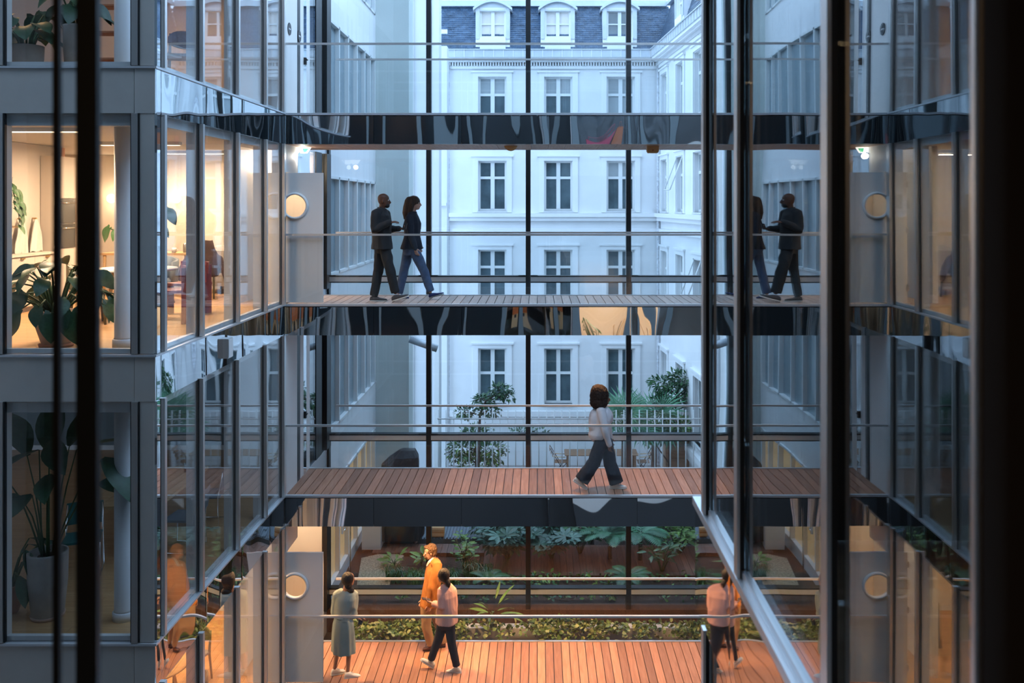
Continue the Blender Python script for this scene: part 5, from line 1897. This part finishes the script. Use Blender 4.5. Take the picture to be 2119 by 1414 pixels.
# ================================================================== PEOPLE
mat('skin_deep', (0.12, 0.052, 0.032), 0.5, var=0.08, scale=12)
mat('skin_brown', (0.20, 0.095, 0.06), 0.5, var=0.08, scale=12)
mat('skin_light', (0.55, 0.32, 0.24), 0.5, var=0.08, scale=12)
mat('skin_tan', (0.45, 0.25, 0.17), 0.5, var=0.08, scale=12)
mat('hair_black', (0.012, 0.009, 0.008), 0.55, var=0.3, scale=40, bump=0.5, bscale=90, stretch=(1, 1, .2))
mat('hair_brown', (0.045, 0.022, 0.013), 0.6, var=0.35, scale=40, bump=0.5, bscale=90, stretch=(1, 1, .2))
mat('hair_curly', (0.030, 0.013, 0.008), 0.8, var=0.5, scale=60, bump=0.9, bscale=120)
mat('hair_greying', (0.10, 0.055, 0.03), 0.7, var=0.4, scale=50, bump=0.6, bscale=90)
mat('cloth_black', (0.013, 0.014, 0.017), 0.85, bump=0.15, bscale=150, sheen=.1)
mat('cloth_navy', (0.012, 0.016, 0.030), 0.85, bump=0.15, bscale=150)
mat('cloth_charcoal', (0.022, 0.023, 0.026), 0.85, bump=0.15, bscale=150)
mat('denim', (0.075, 0.125, 0.23), 0.85, var=0.2, scale=10, bump=0.2, bscale=200)
mat('dark_denim', (0.016, 0.020, 0.032), 0.85, var=0.15, scale=10, bump=0.2, bscale=200)
mat('blouse_white', (0.72, 0.73, 0.78), 0.75, bump=0.12, bscale=60)
mat('dress_sage', (0.26, 0.33, 0.33), 0.8, var=0.05, scale=6, bump=0.12, bscale=80)
mat('suede_orange', (0.42, 0.17, 0.045), 0.85, var=0.15, scale=9, bump=0.2, bscale=90)
mat('shirt_white', (0.75, 0.75, 0.75), 0.8)
mat('shirt_pink', (0.66, 0.37, 0.32), 0.75, var=0.04, scale=8, bump=0.1, bscale=70)
mat('chino', (0.36, 0.24, 0.14), 0.85, bump=0.15, bscale=120)
mat('sneaker_white', (0.80, 0.78, 0.75), 0.6)
mat('sneaker_grey', (0.09, 0.085, 0.09), 0.75)
mat('sole_white', (0.78, 0.76, 0.72), 0.6)
mat('shoe_blue', (0.015, 0.03, 0.13), 0.6)
mat('shoe_brown', (0.10, 0.035, 0.02), 0.4)
mat('eye_white', (0.75, 0.73, 0.7), 0.25)
mat('eye_dark', (0.015, 0.01, 0.008), 0.2)
mat('lips', (0.30, 0.09, 0.08), 0.5)

UP = Vector((0, 0, 1))


def solidify(mb, voxel, it=3, fold=0.0, freq=9.0, stretch=(1, 1, .45), dec=None):
    """merge overlapping closed shells into one continuous skin"""
    me = mb.mesh('tmp')
    o = bpy.data.objects.new('tmp', me)
    col.objects.link(o)
    r = o.modifiers.new('r', 'REMESH')
    r.mode = 'VOXEL'
    r.voxel_size = voxel
    r.use_smooth_shade = True
    if it:
        s = o.modifiers.new('s', 'SMOOTH')
        s.factor = .5
        s.iterations = it
    if dec:
        d = o.modifiers.new('d', 'DECIMATE')
        d.ratio = dec
    bpy.context.view_layer.update()
    dg = bpy.context.evaluated_depsgraph_get()
    out = bpy.data.meshes.new_from_object(o.evaluated_get(dg))
    bpy.data.objects.remove(o)
    bpy.data.meshes.remove(me)
    out.materials.clear()
    if fold:
        nr = [v.normal.copy() for v in out.vertices]
        for v, n in zip(out.vertices, nr):
            p = v.co
            q = Vector((p.x * freq * stretch[0], p.y * freq * stretch[1], p.z * freq * stretch[2]))
            a = noise.noise(q)
            v.co = p + n * fold * (1 - 2.2 * abs(a))
    out.polygons.foreach_set('use_smooth', [True] * len(out.polygons))
    out.update()
    return out


def give(parent, me, name, m, **k):
    off = parent.location if parent.parent is None else parent.parent.location
    me.transform(Matrix.Translation(-off))
    o = link(name, me, m, parent)
    if k:
        tag(o, **k)
    return o


def oval(c, u, v, ru, rv, n=20, sq=1.0):
    out = []
    for i in range(n):
        a = 2 * math.pi * i / n
        cs, sn = math.cos(a), math.sin(a)
        if sq != 1.0:
            cs, sn = math.copysign(abs(cs) ** sq, cs), math.copysign(abs(sn) ** sq, sn)
        out.append(Vector(c) + u * ru * cs + v * rv * sn)
    return out


def bulge(mb, pts, radii, s, f, n=20, sq=.9):
    """torso-like loft: pts up the spine, radii (side, front)"""
    mb.loft([oval(p, s, f, a, b, n, sq) for p, (a, b) in zip(pts, radii)])


def path(a, b, c=None, k=5):
    """points through a-b-c with a soft bend at b"""
    pts = [a.lerp(b, i / k) for i in range(k)]
    if c is None:
        return pts + [b]
    return pts + [b.lerp(c, i / k) for i in range(k + 1)]


def radii(r0, r1, r2, k=5):
    return [r0 + (r1 - r0) * i / k for i in range(k)] + [r1 + (r2 - r1) * i / k for i in range(k + 1)]


def head(mb, c, f, k=1.0, tilt=0.0, beard=False):
    """skull with brow, nose, lips, chin and ears; f = facing"""
    f = Vector(f).normalized()
    s = UP.cross(f).normalized()
    u = UP
    if tilt:
        R = Matrix.Rotation(tilt, 3, s)
        f, u = R @ f, R @ u
    prof = [(-.120, .050, -.010, .018), (-.110, .078, .010, .038), (-.088, .090, .045, .052), (-.060, .090, .070, .060), (-.030, .088, .088, .067), (.0, .086, .097, .072),
            (.030, .092, .101, .075), (.062, .086, .098, .073), (.090, .066, .082, .062), (.110, .036, .055, .042), (.118, .010, .022, .018)]
    rings = []
    for z, fr, bk, w in prof:
        cc = c + u * z * k + f * (fr - bk) / 2 * k
        rings.append(oval(cc, s, f, w * k, (fr + bk) / 2 * k, 22, .92))
    mb.loft(rings)
    mb.tube([c + f * .088 * k + u * .012 * k, c + f * .103 * k - u * .016 * k, c + f * .112 * k - u * .034 * k], [.010 * k, .013 * k, .015 * k], 8, round_ends=True)
    mb.tube([c + f * .090 * k - u * .060 * k - s * .018 * k, c + f * .097 * k - u * .060 * k, c + f * .090 * k - u * .060 * k + s * .018 * k], .010 * k, 8, round_ends=True)
    for q in (-1, 1):
        mb.ball(c + s * q * .074 * k - f * .008 * k - u * .012 * k, (.017 * k, .017 * k, .032 * k), 10, 8)
    return f, s, u


def eyes(t, c, f, s, u, k=1.0):
    for q in (-1, 1):
        p = c + f * .082 * k + s * q * .032 * k + u * .006 * k
        e = child(t, MB().ball(p - f * .004 * k, .0115 * k, 10, 8), 'eye', 'eye_white')
        child(e, MB().ball(p + f * .008 * k, .0062 * k, 8, 6), 'pupil', 'eye_dark')


def hand(mb, w, d, nrm, k=1.0, curl=.35, thumb=1, spread=.10):
    """palm and five bent fingers; d along the hand, nrm out of the palm, thumb = side"""
    d = d.normalized()
    nrm = (nrm - d * nrm.dot(d)).normalized()
    a = d.cross(nrm).normalized() * thumb
    mb.tube([w - d * .01, w + d * .03 * k, w + d * .065 * k, w + d * .088 * k], [.026 * k, .035 * k, .040 * k, .036 * k], 12, flat=(nrm, .42), round_ends=True)
    for off, ln, cu in ((.030, .070, .9), (.010, .080, 1.0), (-.010, .075, 1.1), (-.029, .058, 1.25)):
        p = w + d * .082 * k + a * off * k
        dd = (d + a * off * spread * 30).normalized()
        pts = [p - dd * .02 * k, p]
        ang = 0
        for seg in (.42, .33, .25):
            ang += curl * cu
            e = dd * math.cos(ang) + nrm * math.sin(ang)
            p = p + e * ln * k * seg
            pts.append(p)
        mb.tube(pts, [.0095 * k, .0098 * k, .0092 * k, .0086 * k, .0075 * k], 8, round_ends=True)
    p = w + d * .022 * k + a * .026 * k
    e1 = (d * .62 + a * .78 + nrm * .25).normalized()
    e2 = (d * .85 + a * .40 + nrm * .40).normalized()
    mb.tube([p, p + e1 * .035 * k, p + e1 * .035 * k + e2 * .032 * k, p + e1 * .035 * k + e2 * .052 * k], [.013 * k, .012 * k, .0105 * k, .0085 * k], 8, round_ends=True)


def shoe(t, heel, toe, name, upper, sole, k=1.0, high=.075, flatshoe=False):
    """heel and toe: points on the underside of the sole"""
    d = (toe - heel)
    L = d.length
    d.normalize()
    s = d.cross(UP).normalized()
    u = s.cross(d).normalized()
    rings = []
    for x, w, h in ((.0, .022, high * .55), (.05, .032, high * .95), (.2, .036, high * 1.15), (.38, .037, high * 1.05), (.55, .043, high * .72), (.75, .046, high * .55), (.90, .036, high * .45), (1.0, .014, high * .28)):
        c = heel + d * L * x + u * (.018 + h / 2 * .9)
        rings.append(oval(c, s, u, w * k, h / 2, 14, .85))
    me = MB()
    me.loft(rings)
    sh = child(t, me, name, upper)
    rings = []
    th = .010 if flatshoe else .024
    for x, w in ((-.01, .022), (.05, .035), (.2, .038), (.38, .037), (.55, .045), (.75, .049), (.92, .038), (1.01, .014)):
        c = heel + d * L * x + u * th / 2
        rings.append(oval(c, s, u, w * k, th / 2, 12, .5))
    child(sh, MB().loft(rings, 0, False), 'sole', sole)
    if not flatshoe and 'sneaker' in upper:
        lb = MB()
        for x in (.40, .47, .54):
            c = heel + d * L * x + u * (.03 + high * (1.02 - x * .55))
            lb.tube([c - s * .022, c + u * .006, c + s * .022], .004, 5)
        child(sh, lb, 'laces', 'sole_white')
    return sh


def person(label, Z, feet, spine, f, headc, hf, arms, legs, skin, k=1.0, tilt=0.0, beard=False):
    """arms: (shoulder, elbow, wrist, hand dir, palm normal, curl, thumb side); legs: (hip, knee, ankle)"""
    t = thing('person', label, 'person', feet)
    f = Vector(f).normalized()
    s = UP.cross(f).normalized()
    mb = MB()
    hd = head(mb, headc, hf, k, tilt)
    pel, wai, che, c7 = spine
    mb.tube([c7 - UP * .04 * k, c7.lerp(headc, .35), headc - UP * .05 * k - Vector(hf).normalized() * .01], [.062 * k, .054 * k, .056 * k], 14)
    bulge(mb, [pel - UP * .10 * k, pel, wai, che, c7 - UP * .06 * k, c7 - UP * .01], [(.11 * k, .09 * k), (.155 * k, .105 * k), (.125 * k, .09 * k), (.15 * k, .105 * k), (.13 * k, .08 * k), (.06 * k, .055 * k)], s, f)
    for sh, el, wr, hdir, hn, cu, th in arms:
        mb.tube([c7 - UP * .08 * k] + path(sh, el, wr), [.06 * k] + radii(.052 * k, .038 * k, .026 * k), 12, round_ends=True)
        hand(mb, wr, hdir, hn, k, cu, th)
    for hp, kn, an in legs:
        mb.tube([pel.lerp(hp, .6)] + path(hp, kn, an), [.09 * k] + radii(.082 * k, .050 * k, .034 * k), 12, round_ends=True)
    give(t, solidify(mb, .0065, 2, dec=.6), 'body', skin)
    eyes(t, headc, *hd, k)
    return t, s, f, hd


def zoomer(x0, y0, sc, Yb):
    return lambda x, y, dy=0.0: P(x0 + x / sc, y0 + y / sc, Yb + dy)


def trousers(t, pel, wai, legs, s, f, m, rad, k=1.0, fold=.004, waist=(.165, .125)):
    mb = MB()
    bulge(mb, [pel - UP * .10, pel, pel.lerp(wai, .75)], [(waist[0] * .75, waist[1] * .8), (waist[0] * 1.03, waist[1] * 1.05), (waist[0] * .92, waist[1] * .9)], s, f)
    for hp, kn, an in legs:
        mb.tube([pel.lerp(hp, .65) + UP * .03] + path(hp, kn, an), [rad[0] * .95] + radii(*rad), 16)
    give(t, solidify(mb, .0095, 3, fold, 11), 'trousers', m)


def top(t, name, pts, rad, s, f, arms, m, sleeve, upto=1.0, fold=.005, voxel=.0095, extra=None, freq=9):
    """jacket or shirt: torso rings plus sleeves ending short of the hand"""
    mb = MB()
    bulge(mb, pts, rad, s, f)
    for sh, el, wr, *_ in arms:
        if upto < 1:
            w2 = el.lerp(wr, max(0, upto * 2 - 1))
        else:
            w2 = wr
        c = pts[-2]
        mb.tube([c.lerp(sh, .35)] + path(sh, el, w2), [sleeve[0] * 1.05] + radii(*sleeve), 14, round_ends=True)
    if extra:
        extra(mb)
    return give(t, solidify(mb, voxel, 3, fold, freq), name, m)


def prop_phone(label, c, d, up):
    d, up = Vector(d).normalized(), Vector(up)
    up = (up - d * up.dot(d)).normalized()
    n = d.cross(up)
    ph = thing('phone', label, 'phone', c)
    rot = Matrix((d, up, n)).transposed()

    def sl(a, b, z0, z1):
        mb = MB().box(-a, a, -b, b, z0, z1)
        mb.v = [tuple(rot @ Vector(v)) for v in mb.v]
        return mb
    sl(.036, .074, -.004, .004).build('case', 'black_plastic', ph)
    sl(.033, .070, .004, .0048).build('screen', 'steel_dark', ph)


# ---- man in the dark jacket, upper walkway
q = zoomer(730, 380, 5.438, 15.55)
spine = [q(332, 715), q(325, 600), q(318, 440), q(322, 305)]
hc = q(348, 192)
arms = [(q(258, 345, -.17), q(240, 520, -.22), q(412, 438, -.20), Vector((1, 0, .12)), Vector((.1, .2, -1)), .22, 1),
        (q(372, 345, .16), q(400, 515, .16), q(520, 508, .02), Vector((1, -.15, .05)), Vector((0, -.3, 1)), .75, 1)]
legs = [(q(312, 735, .07), q(292, 965, .06), q(238, 1262, .06)), (q(362, 735, -.08), q(420, 965, -.08), q(478, 1225, -.08))]
t, s, f, hd = person('bald man in black jacket and black trousers gesturing as he walks', 15.55, (spine[0].x, 15.55, FL[2]), spine, (.80, .55, 0), hc, (1, .12, 0), arms, legs, 'skin_deep', 1.02)
pts = [q(330, 735), q(328, 660), q(325, 580), q(318, 440), q(318, 360), q(325, 312), q(332, 285)]
top(t, 'jacket', pts, [(.215, .165), (.20, .155), (.188, .145), (.215, .150), (.205, .12), (.12, .085), (.075, .07)], s, f, arms, 'cloth_black', (.078, .064, .045), fold=.009)
trousers(t, spine[0], spine[1], legs, s, f, 'cloth_charcoal', (.098, .080, .066), fold=.010)
shoe(t, q(192, 1328, .06), q(386, 1328, .06), 'shoe', 'sneaker_grey', 'sole_white', 1.05)
shoe(t, q(447, 1332, -.08), q(632, 1272, -.08), 'shoe', 'sneaker_grey', 'sole_white', 1.05)
lp = MB()
for sg in (-1, 1):
    lp.tube([pts[4] + f * .095 + s * sg * .05 - UP * .10, pts[4] + f * .10 + s * sg * .075 + UP * .02, pts[5] + s * sg * .085 + f * .03 + UP * .02, pts[6] + s * sg * .04 - f * .06 + UP * .02], [.012, .022, .022, .016], 8, round_ends=True)
give(t, solidify(lp, .007, 1), 'collar', 'cloth_black')
bm = MB().ball(hc + Vector((.055, 0, -.085)), (.05, .055, .045), 12, 8)
give(t, solidify(bm, .006, 2), 'beard', 'hair_black')
prop_phone('dark phone held by the bald man', q(585, 485, -.02), (.9, -.2, .2), (.2, .6, .6))

# ---- woman beside him
q = zoomer(730, 380, 5.438, 15.98)
spine = [q(655, 735), q(668, 600), q(674, 450), q(672, 325)]
hc = q(700, 222)
arms = [(q(640, 390, -.15), q(652, 570, -.20), q(703, 728, -.19), Vector((.25, 0, -1)), Vector((.5, .9, 0)), .3, 1),
        (q(690, 390, .15), q(690, 560, .20), q(735, 690, .20), Vector((.3, 0, -1)), Vector((.5, -.9, 0)), .3, -1)]
legs = [(q(630, 745, .07), q(580, 968, .07), q(518, 1232, .07)), (q(690, 745, -.07), q(803, 985, -.07), q(872, 1212, -.07))]
t, s, f, hd = person('long-haired woman in dark blazer and blue jeans walking ahead of him', 15.98, (spine[0].x, 15.98, FL[2]), spine, (1, .12, 0), hc, (1, -.12, 0), arms, legs, 'skin_light', .96)
pts = [q(662, 735), q(665, 660), q(668, 580), q(672, 450), q(668, 375), q(672, 335), q(680, 315)]
top(t, 'blazer', pts, [(.175, .195), (.165, .165), (.155, .140), (.175, .150), (.165, .11), (.10, .075), (.062, .06)], s, f, arms, 'cloth_navy', (.066, .055, .042), fold=.007)
sb = MB()
bulge(sb, [q(740, 610), q(738, 520), q(728, 430), q(712, 350)], [(.045, .04), (.05, .045), (.05, .045), (.045, .03)], s, f)
give(t, solidify(sb, .008, 2), 'shirt', 'shirt_white')
trousers(t, spine[0], spine[1], legs, s, f, 'denim', (.098, .074, .066), fold=.008, waist=(.155, .14))
shoe(t, q(528, 1296, .07), q(632, 1302, .07), 'shoe', 'shoe_blue', 'black_plastic', .9, .055, True)
shoe(t, q(862, 1292, -.07), q(1028, 1246, -.07), 'shoe', 'shoe_blue', 'black_plastic', .95, .055, True)
hb = MB()
hb.ball(hc + Vector((-.022, 0, .030)), (.112, .088, .104), 18, 12)
hb.tube([q(640, 200), q(620, 270), q(602, 340), q(592, 385)], [.085, .085, .07, .035], 14, flat=(Vector((0, 1, 0)), 1.0), round_ends=True)
hb.tube([q(665, 230, -.06), q(648, 300, -.06), q(632, 360, -.05)], [.05, .045, .025], 10, round_ends=True)
give(t, solidify(hb, .008, 2, .004, 14, (1, 1, .15)), 'hair', 'hair_brown')

# ---- woman striding on the middle walkway
q = zoomer(1150, 780, 5.44, 15.45)
spine = [q(535, 725), q(520, 620), q(505, 480), q(492, 355)]
hc = q(540, 240)
arms = [(q(515, 400, -.15), q(552, 590, -.20), q(604, 762, -.19), Vector((.02, 0, -1)), Vector((.7, .7, 0)), .4, 1),
        (q(530, 400, .15), q(590, 560, .18), q(612, 690, .2), Vector((.2, 0, -1)), Vector((.7, -.7, 0)), .4, -1)]
legs = [(q(505, 740, -.07), q(432, 962, -.09), q(292, 1168, -.12)), (q(572, 740, .06), q(612, 975, .0), q(682, 1198, -.04))]
t, s, f, hd = person('curly-haired woman in white blouse and wide dark trousers, striding right', 15.45, (spine[0].x, 15.45, FL[1]), spine, (1, .1, 0), hc, (1, .1, 0), arms, legs, 'skin_brown', .95)
pts = [q(478, 690), q(492, 640), q(508, 575), q(522, 470), q(512, 400), q(498, 352), q(494, 335)]


def puff(mb):
    mb.ball(q(560, 450, -.0), (.13, .15, .17), 16, 10)
    mb.ball(q(440, 520, 0), (.11, .14, .24), 16, 10)
    mb.tube([q(455, 640), q(440, 700), q(432, 735)], [.10, .08, .03], 12)


top(t, 'blouse', pts, [(.15, .15), (.17, .185), (.165, .17), (.175, .155), (.16, .12), (.10, .075), (.065, .06)], s, f, arms, 'blouse_white', (.072, .062, .045), fold=.008, extra=puff, freq=7)
trousers(t, spine[0], spine[1], legs, s, f, 'dark_denim', (.105, .108, .118), fold=.008, waist=(.155, .13))
shoe(t, q(192, 1172, -.12), q(348, 1278, -.13), 'shoe', 'sneaker_white', 'sole_white', 1.0)
shoe(t, q(606, 1260, -.05), q(798, 1258, -.05), 'shoe', 'sneaker_white', 'sole_white', 1.0)
hb = MB()
hb.ball(q(490, 205), (.155, .155, .172), 20, 14)
hb.ball(q(485, 275), (.150, .155, .135), 20, 14)
hb.ball(q(480, 150), (.12, .13, .09), 16, 10)
give(t, solidify(hb, .009, 2, .012, 22, (1, 1, 1)), 'hair', 'hair_curly')

# ---- woman in the sage dress, lowest walkway
q = zoomer(670, 1100, 4.503, 15.35)
spine = [q(183, 860), q(185, 770), q(200, 650), q(203, 545)]
hc = q(235, 448)
arms = [(q(278, 600, .04), q(262, 755, .0), q(308, 806, .03), Vector((.98, .20, -.02)), Vector((.1, -.2, -1)), .3, -1),
        (q(122, 600, .04), q(112, 755, .08), q(165, 800, .22), Vector((.9, .5, 0)), Vector((0, -.2, -1)), .4, 1)]
legs = [(q(150, 870), q(132, 1075, .02), q(102, 1270)), (q(222, 870), q(236, 1090, -.02), q(224, 1302, -.02))]
t, s, f, hd = person('dark-haired woman in sage green dress and white sneakers, seen from behind', 15.35, (spine[0].x, 15.35, 0), spine, (.45, .9, 0), hc, (.65, .75, 0), arms, legs, 'skin_tan', .96)
pts = [q(182, 820), q(184, 785), q(195, 700), q(202, 620), q(203, 572), q(204, 548)]
top(t, 'dress_top', pts, [(.155, .13), (.150, .12), (.185, .135), (.195, .125), (.165, .09), (.085, .07)], s, f, arms, 'dress_sage', (.085, .085, .082), upto=.62, fold=.009)
rings = []
for z, a, b, c in ((0, .150, .125, q(184, 785)), (1, .185, .15, q(183, 860)), (2, .20, .165, q(183, 950)), (3, .205, .175, q(184, 1040)), (4, .208, .18, q(186, 1118))):
    ring = oval(c, s, f, a, b, 48)
    for i, p in enumerate(ring):
        kf = 1 + (.012 + .014 * z) * math.sin(i / 48 * 6.283 * 9 + .6 * math.sin(i * .7))
        ring[i] = c + (p - c) * kf
    rings.append(ring)
sk = MB().loft(rings, 0, True, False)
inner = [[c + (p - c) * .96 for p in r] for r, c in zip(rings, (q(184, 785), q(183, 860), q(183, 950), q(184, 1040), q(186, 1118)))]
sk.loft(inner[::-1], 0, True, False)
child(t, sk, 'skirt', 'dress_sage')
belt = MB().loft([oval(q(184, y), s, f, .158, .133, 32) for y in (800, 778)], 0, True)
child(t, belt, 'waistband', 'dress_sage')
shoe(t, q(66, 1345, .02), q(200, 1318, .14), 'shoe', 'sneaker_white', 'sole_white', 1.05, .085)
shoe(t, q(190, 1374, -.06), q(342, 1362, .02), 'shoe', 'sneaker_white', 'sole_white', 1.05, .085)
hb = MB()
hb.ball(hc + Vector((-.02, -.03, .022)), (.100, .105, .112), 18, 12)
hb.ball(q(228, 505, -.04), (.062, .06, .055), 14, 10)
hb.ball(q(252, 550, -.03), (.058, .055, .055), 14, 10)
give(t, solidify(hb, .008, 2, .004, 20), 'hair', 'hair_black')
prop_phone('small dark phone held by the woman in the sage dress', q(345, 828, .04), (.8, .5, -.3), (.3, .3, 1))

# ---- man in the orange suede jacket
q = zoomer(670, 1100, 4.503, 16.31)
spine = [q(985, 690), q(1003, 570), q(1030, 400), q(1030, 275)]
hc = q(990, 192)
arms = [(q(1060, 320, -.17), q(1008, 530, -.24), q(985, 680, -.22), Vector((0, -.1, -1)), Vector((-.6, .8, 0)), .4, -1),
        (q(1000, 320, .13), q(965, 520, .13), q(940, 640, .08), Vector((-.5, -.2, -.6)), Vector((.2, -.9, 0)), .5, 1)]
legs = [(q(955, 715, -.07), q(955, 885, -.08), q(998, 1055, -.06)), (q(1025, 715, .07), q(1080, 880, .07), q(1118, 1035, .07))]
t, s, f, hd = person('grey-bearded man in orange suede jacket and tan trousers walking left', 16.31, (spine[0].x, 16.31, 0), spine, (-1, -.12, 0), hc, (-1, -.25, 0), arms, legs, 'skin_light', 1.03, .15)
pts = [q(985, 680), q(992, 600), q(1002, 540), q(1025, 420), q(1028, 340), q(1030, 288), q(1026, 255)]
top(t, 'jacket', pts, [(.20, .165), (.195, .155), (.195, .150), (.215, .155), (.20, .125), (.12, .09), (.075, .075)], s, f, arms, 'suede_orange', (.084, .072, .055), fold=.010)
cm = MB().tube([q(965, 320, -.06), q(985, 285, -.07), q(1015, 255, -.05)], [.02, .028, .02], 8, round_ends=True)
cm.tube([q(965, 320, .06), q(985, 285, .07), q(1015, 255, .05)], [.02, .028, .02], 8, round_ends=True)
give(t, solidify(cm, .006, 1), 'shirt_collar', 'shirt_white')
trousers(t, spine[0], spine[1], legs, s, f, 'chino', (.105, .085, .068), fold=.006)
shoe(t, q(1012, 1108, -.06), q(922, 1112, -.10), 'shoe', 'shoe_brown', 'shoe_brown', 1.0, .07, True)
shoe(t, q(1135, 1079, .07), q(1050, 1081, .05), 'shoe', 'shoe_brown', 'shoe_brown', 1.0, .07, True)
hb = MB()
hb.ball(hc + Vector((.018, .010, .038)), (.108, .096, .104), 18, 12)
hb.ball(hc + Vector((.062, .012, -.02)), (.058, .080, .07), 14, 10)
hb.ball(hc + Vector((-.055, .0, .085)), (.05, .06, .03), 12, 8)
give(t, solidify(hb, .008, 2, .010, 22, (1, 1, 1)), 'hair', 'hair_greying')
bm = MB().ball(hc + Vector((-.058, -.012, -.082)), (.048, .054, .046), 12, 8)
give(t, solidify(bm, .006, 2), 'beard', 'hair_greying')

# ---- woman in the pink shirt
q = zoomer(670, 1100, 4.503, 15.45)
spine = [q(1142, 840), q(1150, 730), q(1152, 600), q(1150, 505)]
hc = q(1112, 412)
arms = [(q(1100, 560, -.08), q(1098, 700, -.14), q(1010, 668, -.04), Vector((-1, .1, .35)), Vector((0, .3, 1)), .45, 1),
        (q(1198, 555, .08), q(1212, 690, .12), q(1100, 690, .26), Vector((-1, .2, .2)), Vector((0, .3, 1)), .45, -1)]
legs = [(q(1108, 860, .0), q(1062, 1025, .06), q(1000, 1190, .13)), (q(1172, 860, .0), q(1192, 1050, .0), q(1238, 1252, .0))]
t, s, f, hd = person('black-haired woman in pink shirt and dark trousers beside the man in orange', 15.45, (spine[0].x, 15.45, 0), spine, (-.78, .62, 0), hc, (-.85, .5, 0), arms, legs, 'skin_tan', .97)
pts = [q(1146, 845), q(1147, 780), q(1150, 700), q(1152, 600), q(1152, 550), q(1150, 512), q(1146, 490)]
top(t, 'shirt', pts, [(.185, .175), (.18, .165), (.17, .150), (.18, .135), (.165, .105), (.10, .075), (.062, .06)], s, f, arms, 'shirt_pink', (.074, .068, .056), upto=.85, fold=.011, freq=8)
trousers(t, spine[0], spine[1], legs, s, f, 'cloth_navy', (.092, .072, .062), fold=.005, waist=(.155, .135))
shoe(t, q(1020, 1278, .15), q(898, 1200, .14), 'shoe', 'sneaker_white', 'sole_white', 1.0, .075)
shoe(t, q(1284, 1322, .02), q(1138, 1322, .08), 'shoe', 'sneaker_white', 'sole_white', 1.0, .075)
hb = MB()
hb.ball(hc + Vector((.018, -.022, .022)), (.102, .100, .110), 18, 12)
hb.ball(hc + Vector((.05, -.03, -.05)), (.062, .06, .06), 14, 10)
hb.tube([q(1150, 465, -.06), q(1162, 490, -.07), q(1165, 515, -.07)], [.045, .045, .022], 12, round_ends=True)
give(t, solidify(hb, .008, 2, .003, 20), 'hair', 'hair_black')
prop_phone('phone held between the woman in pink and the man in orange', q(955, 632, -.02), (-.3, 1, .1), (-.9, -.2, .3))
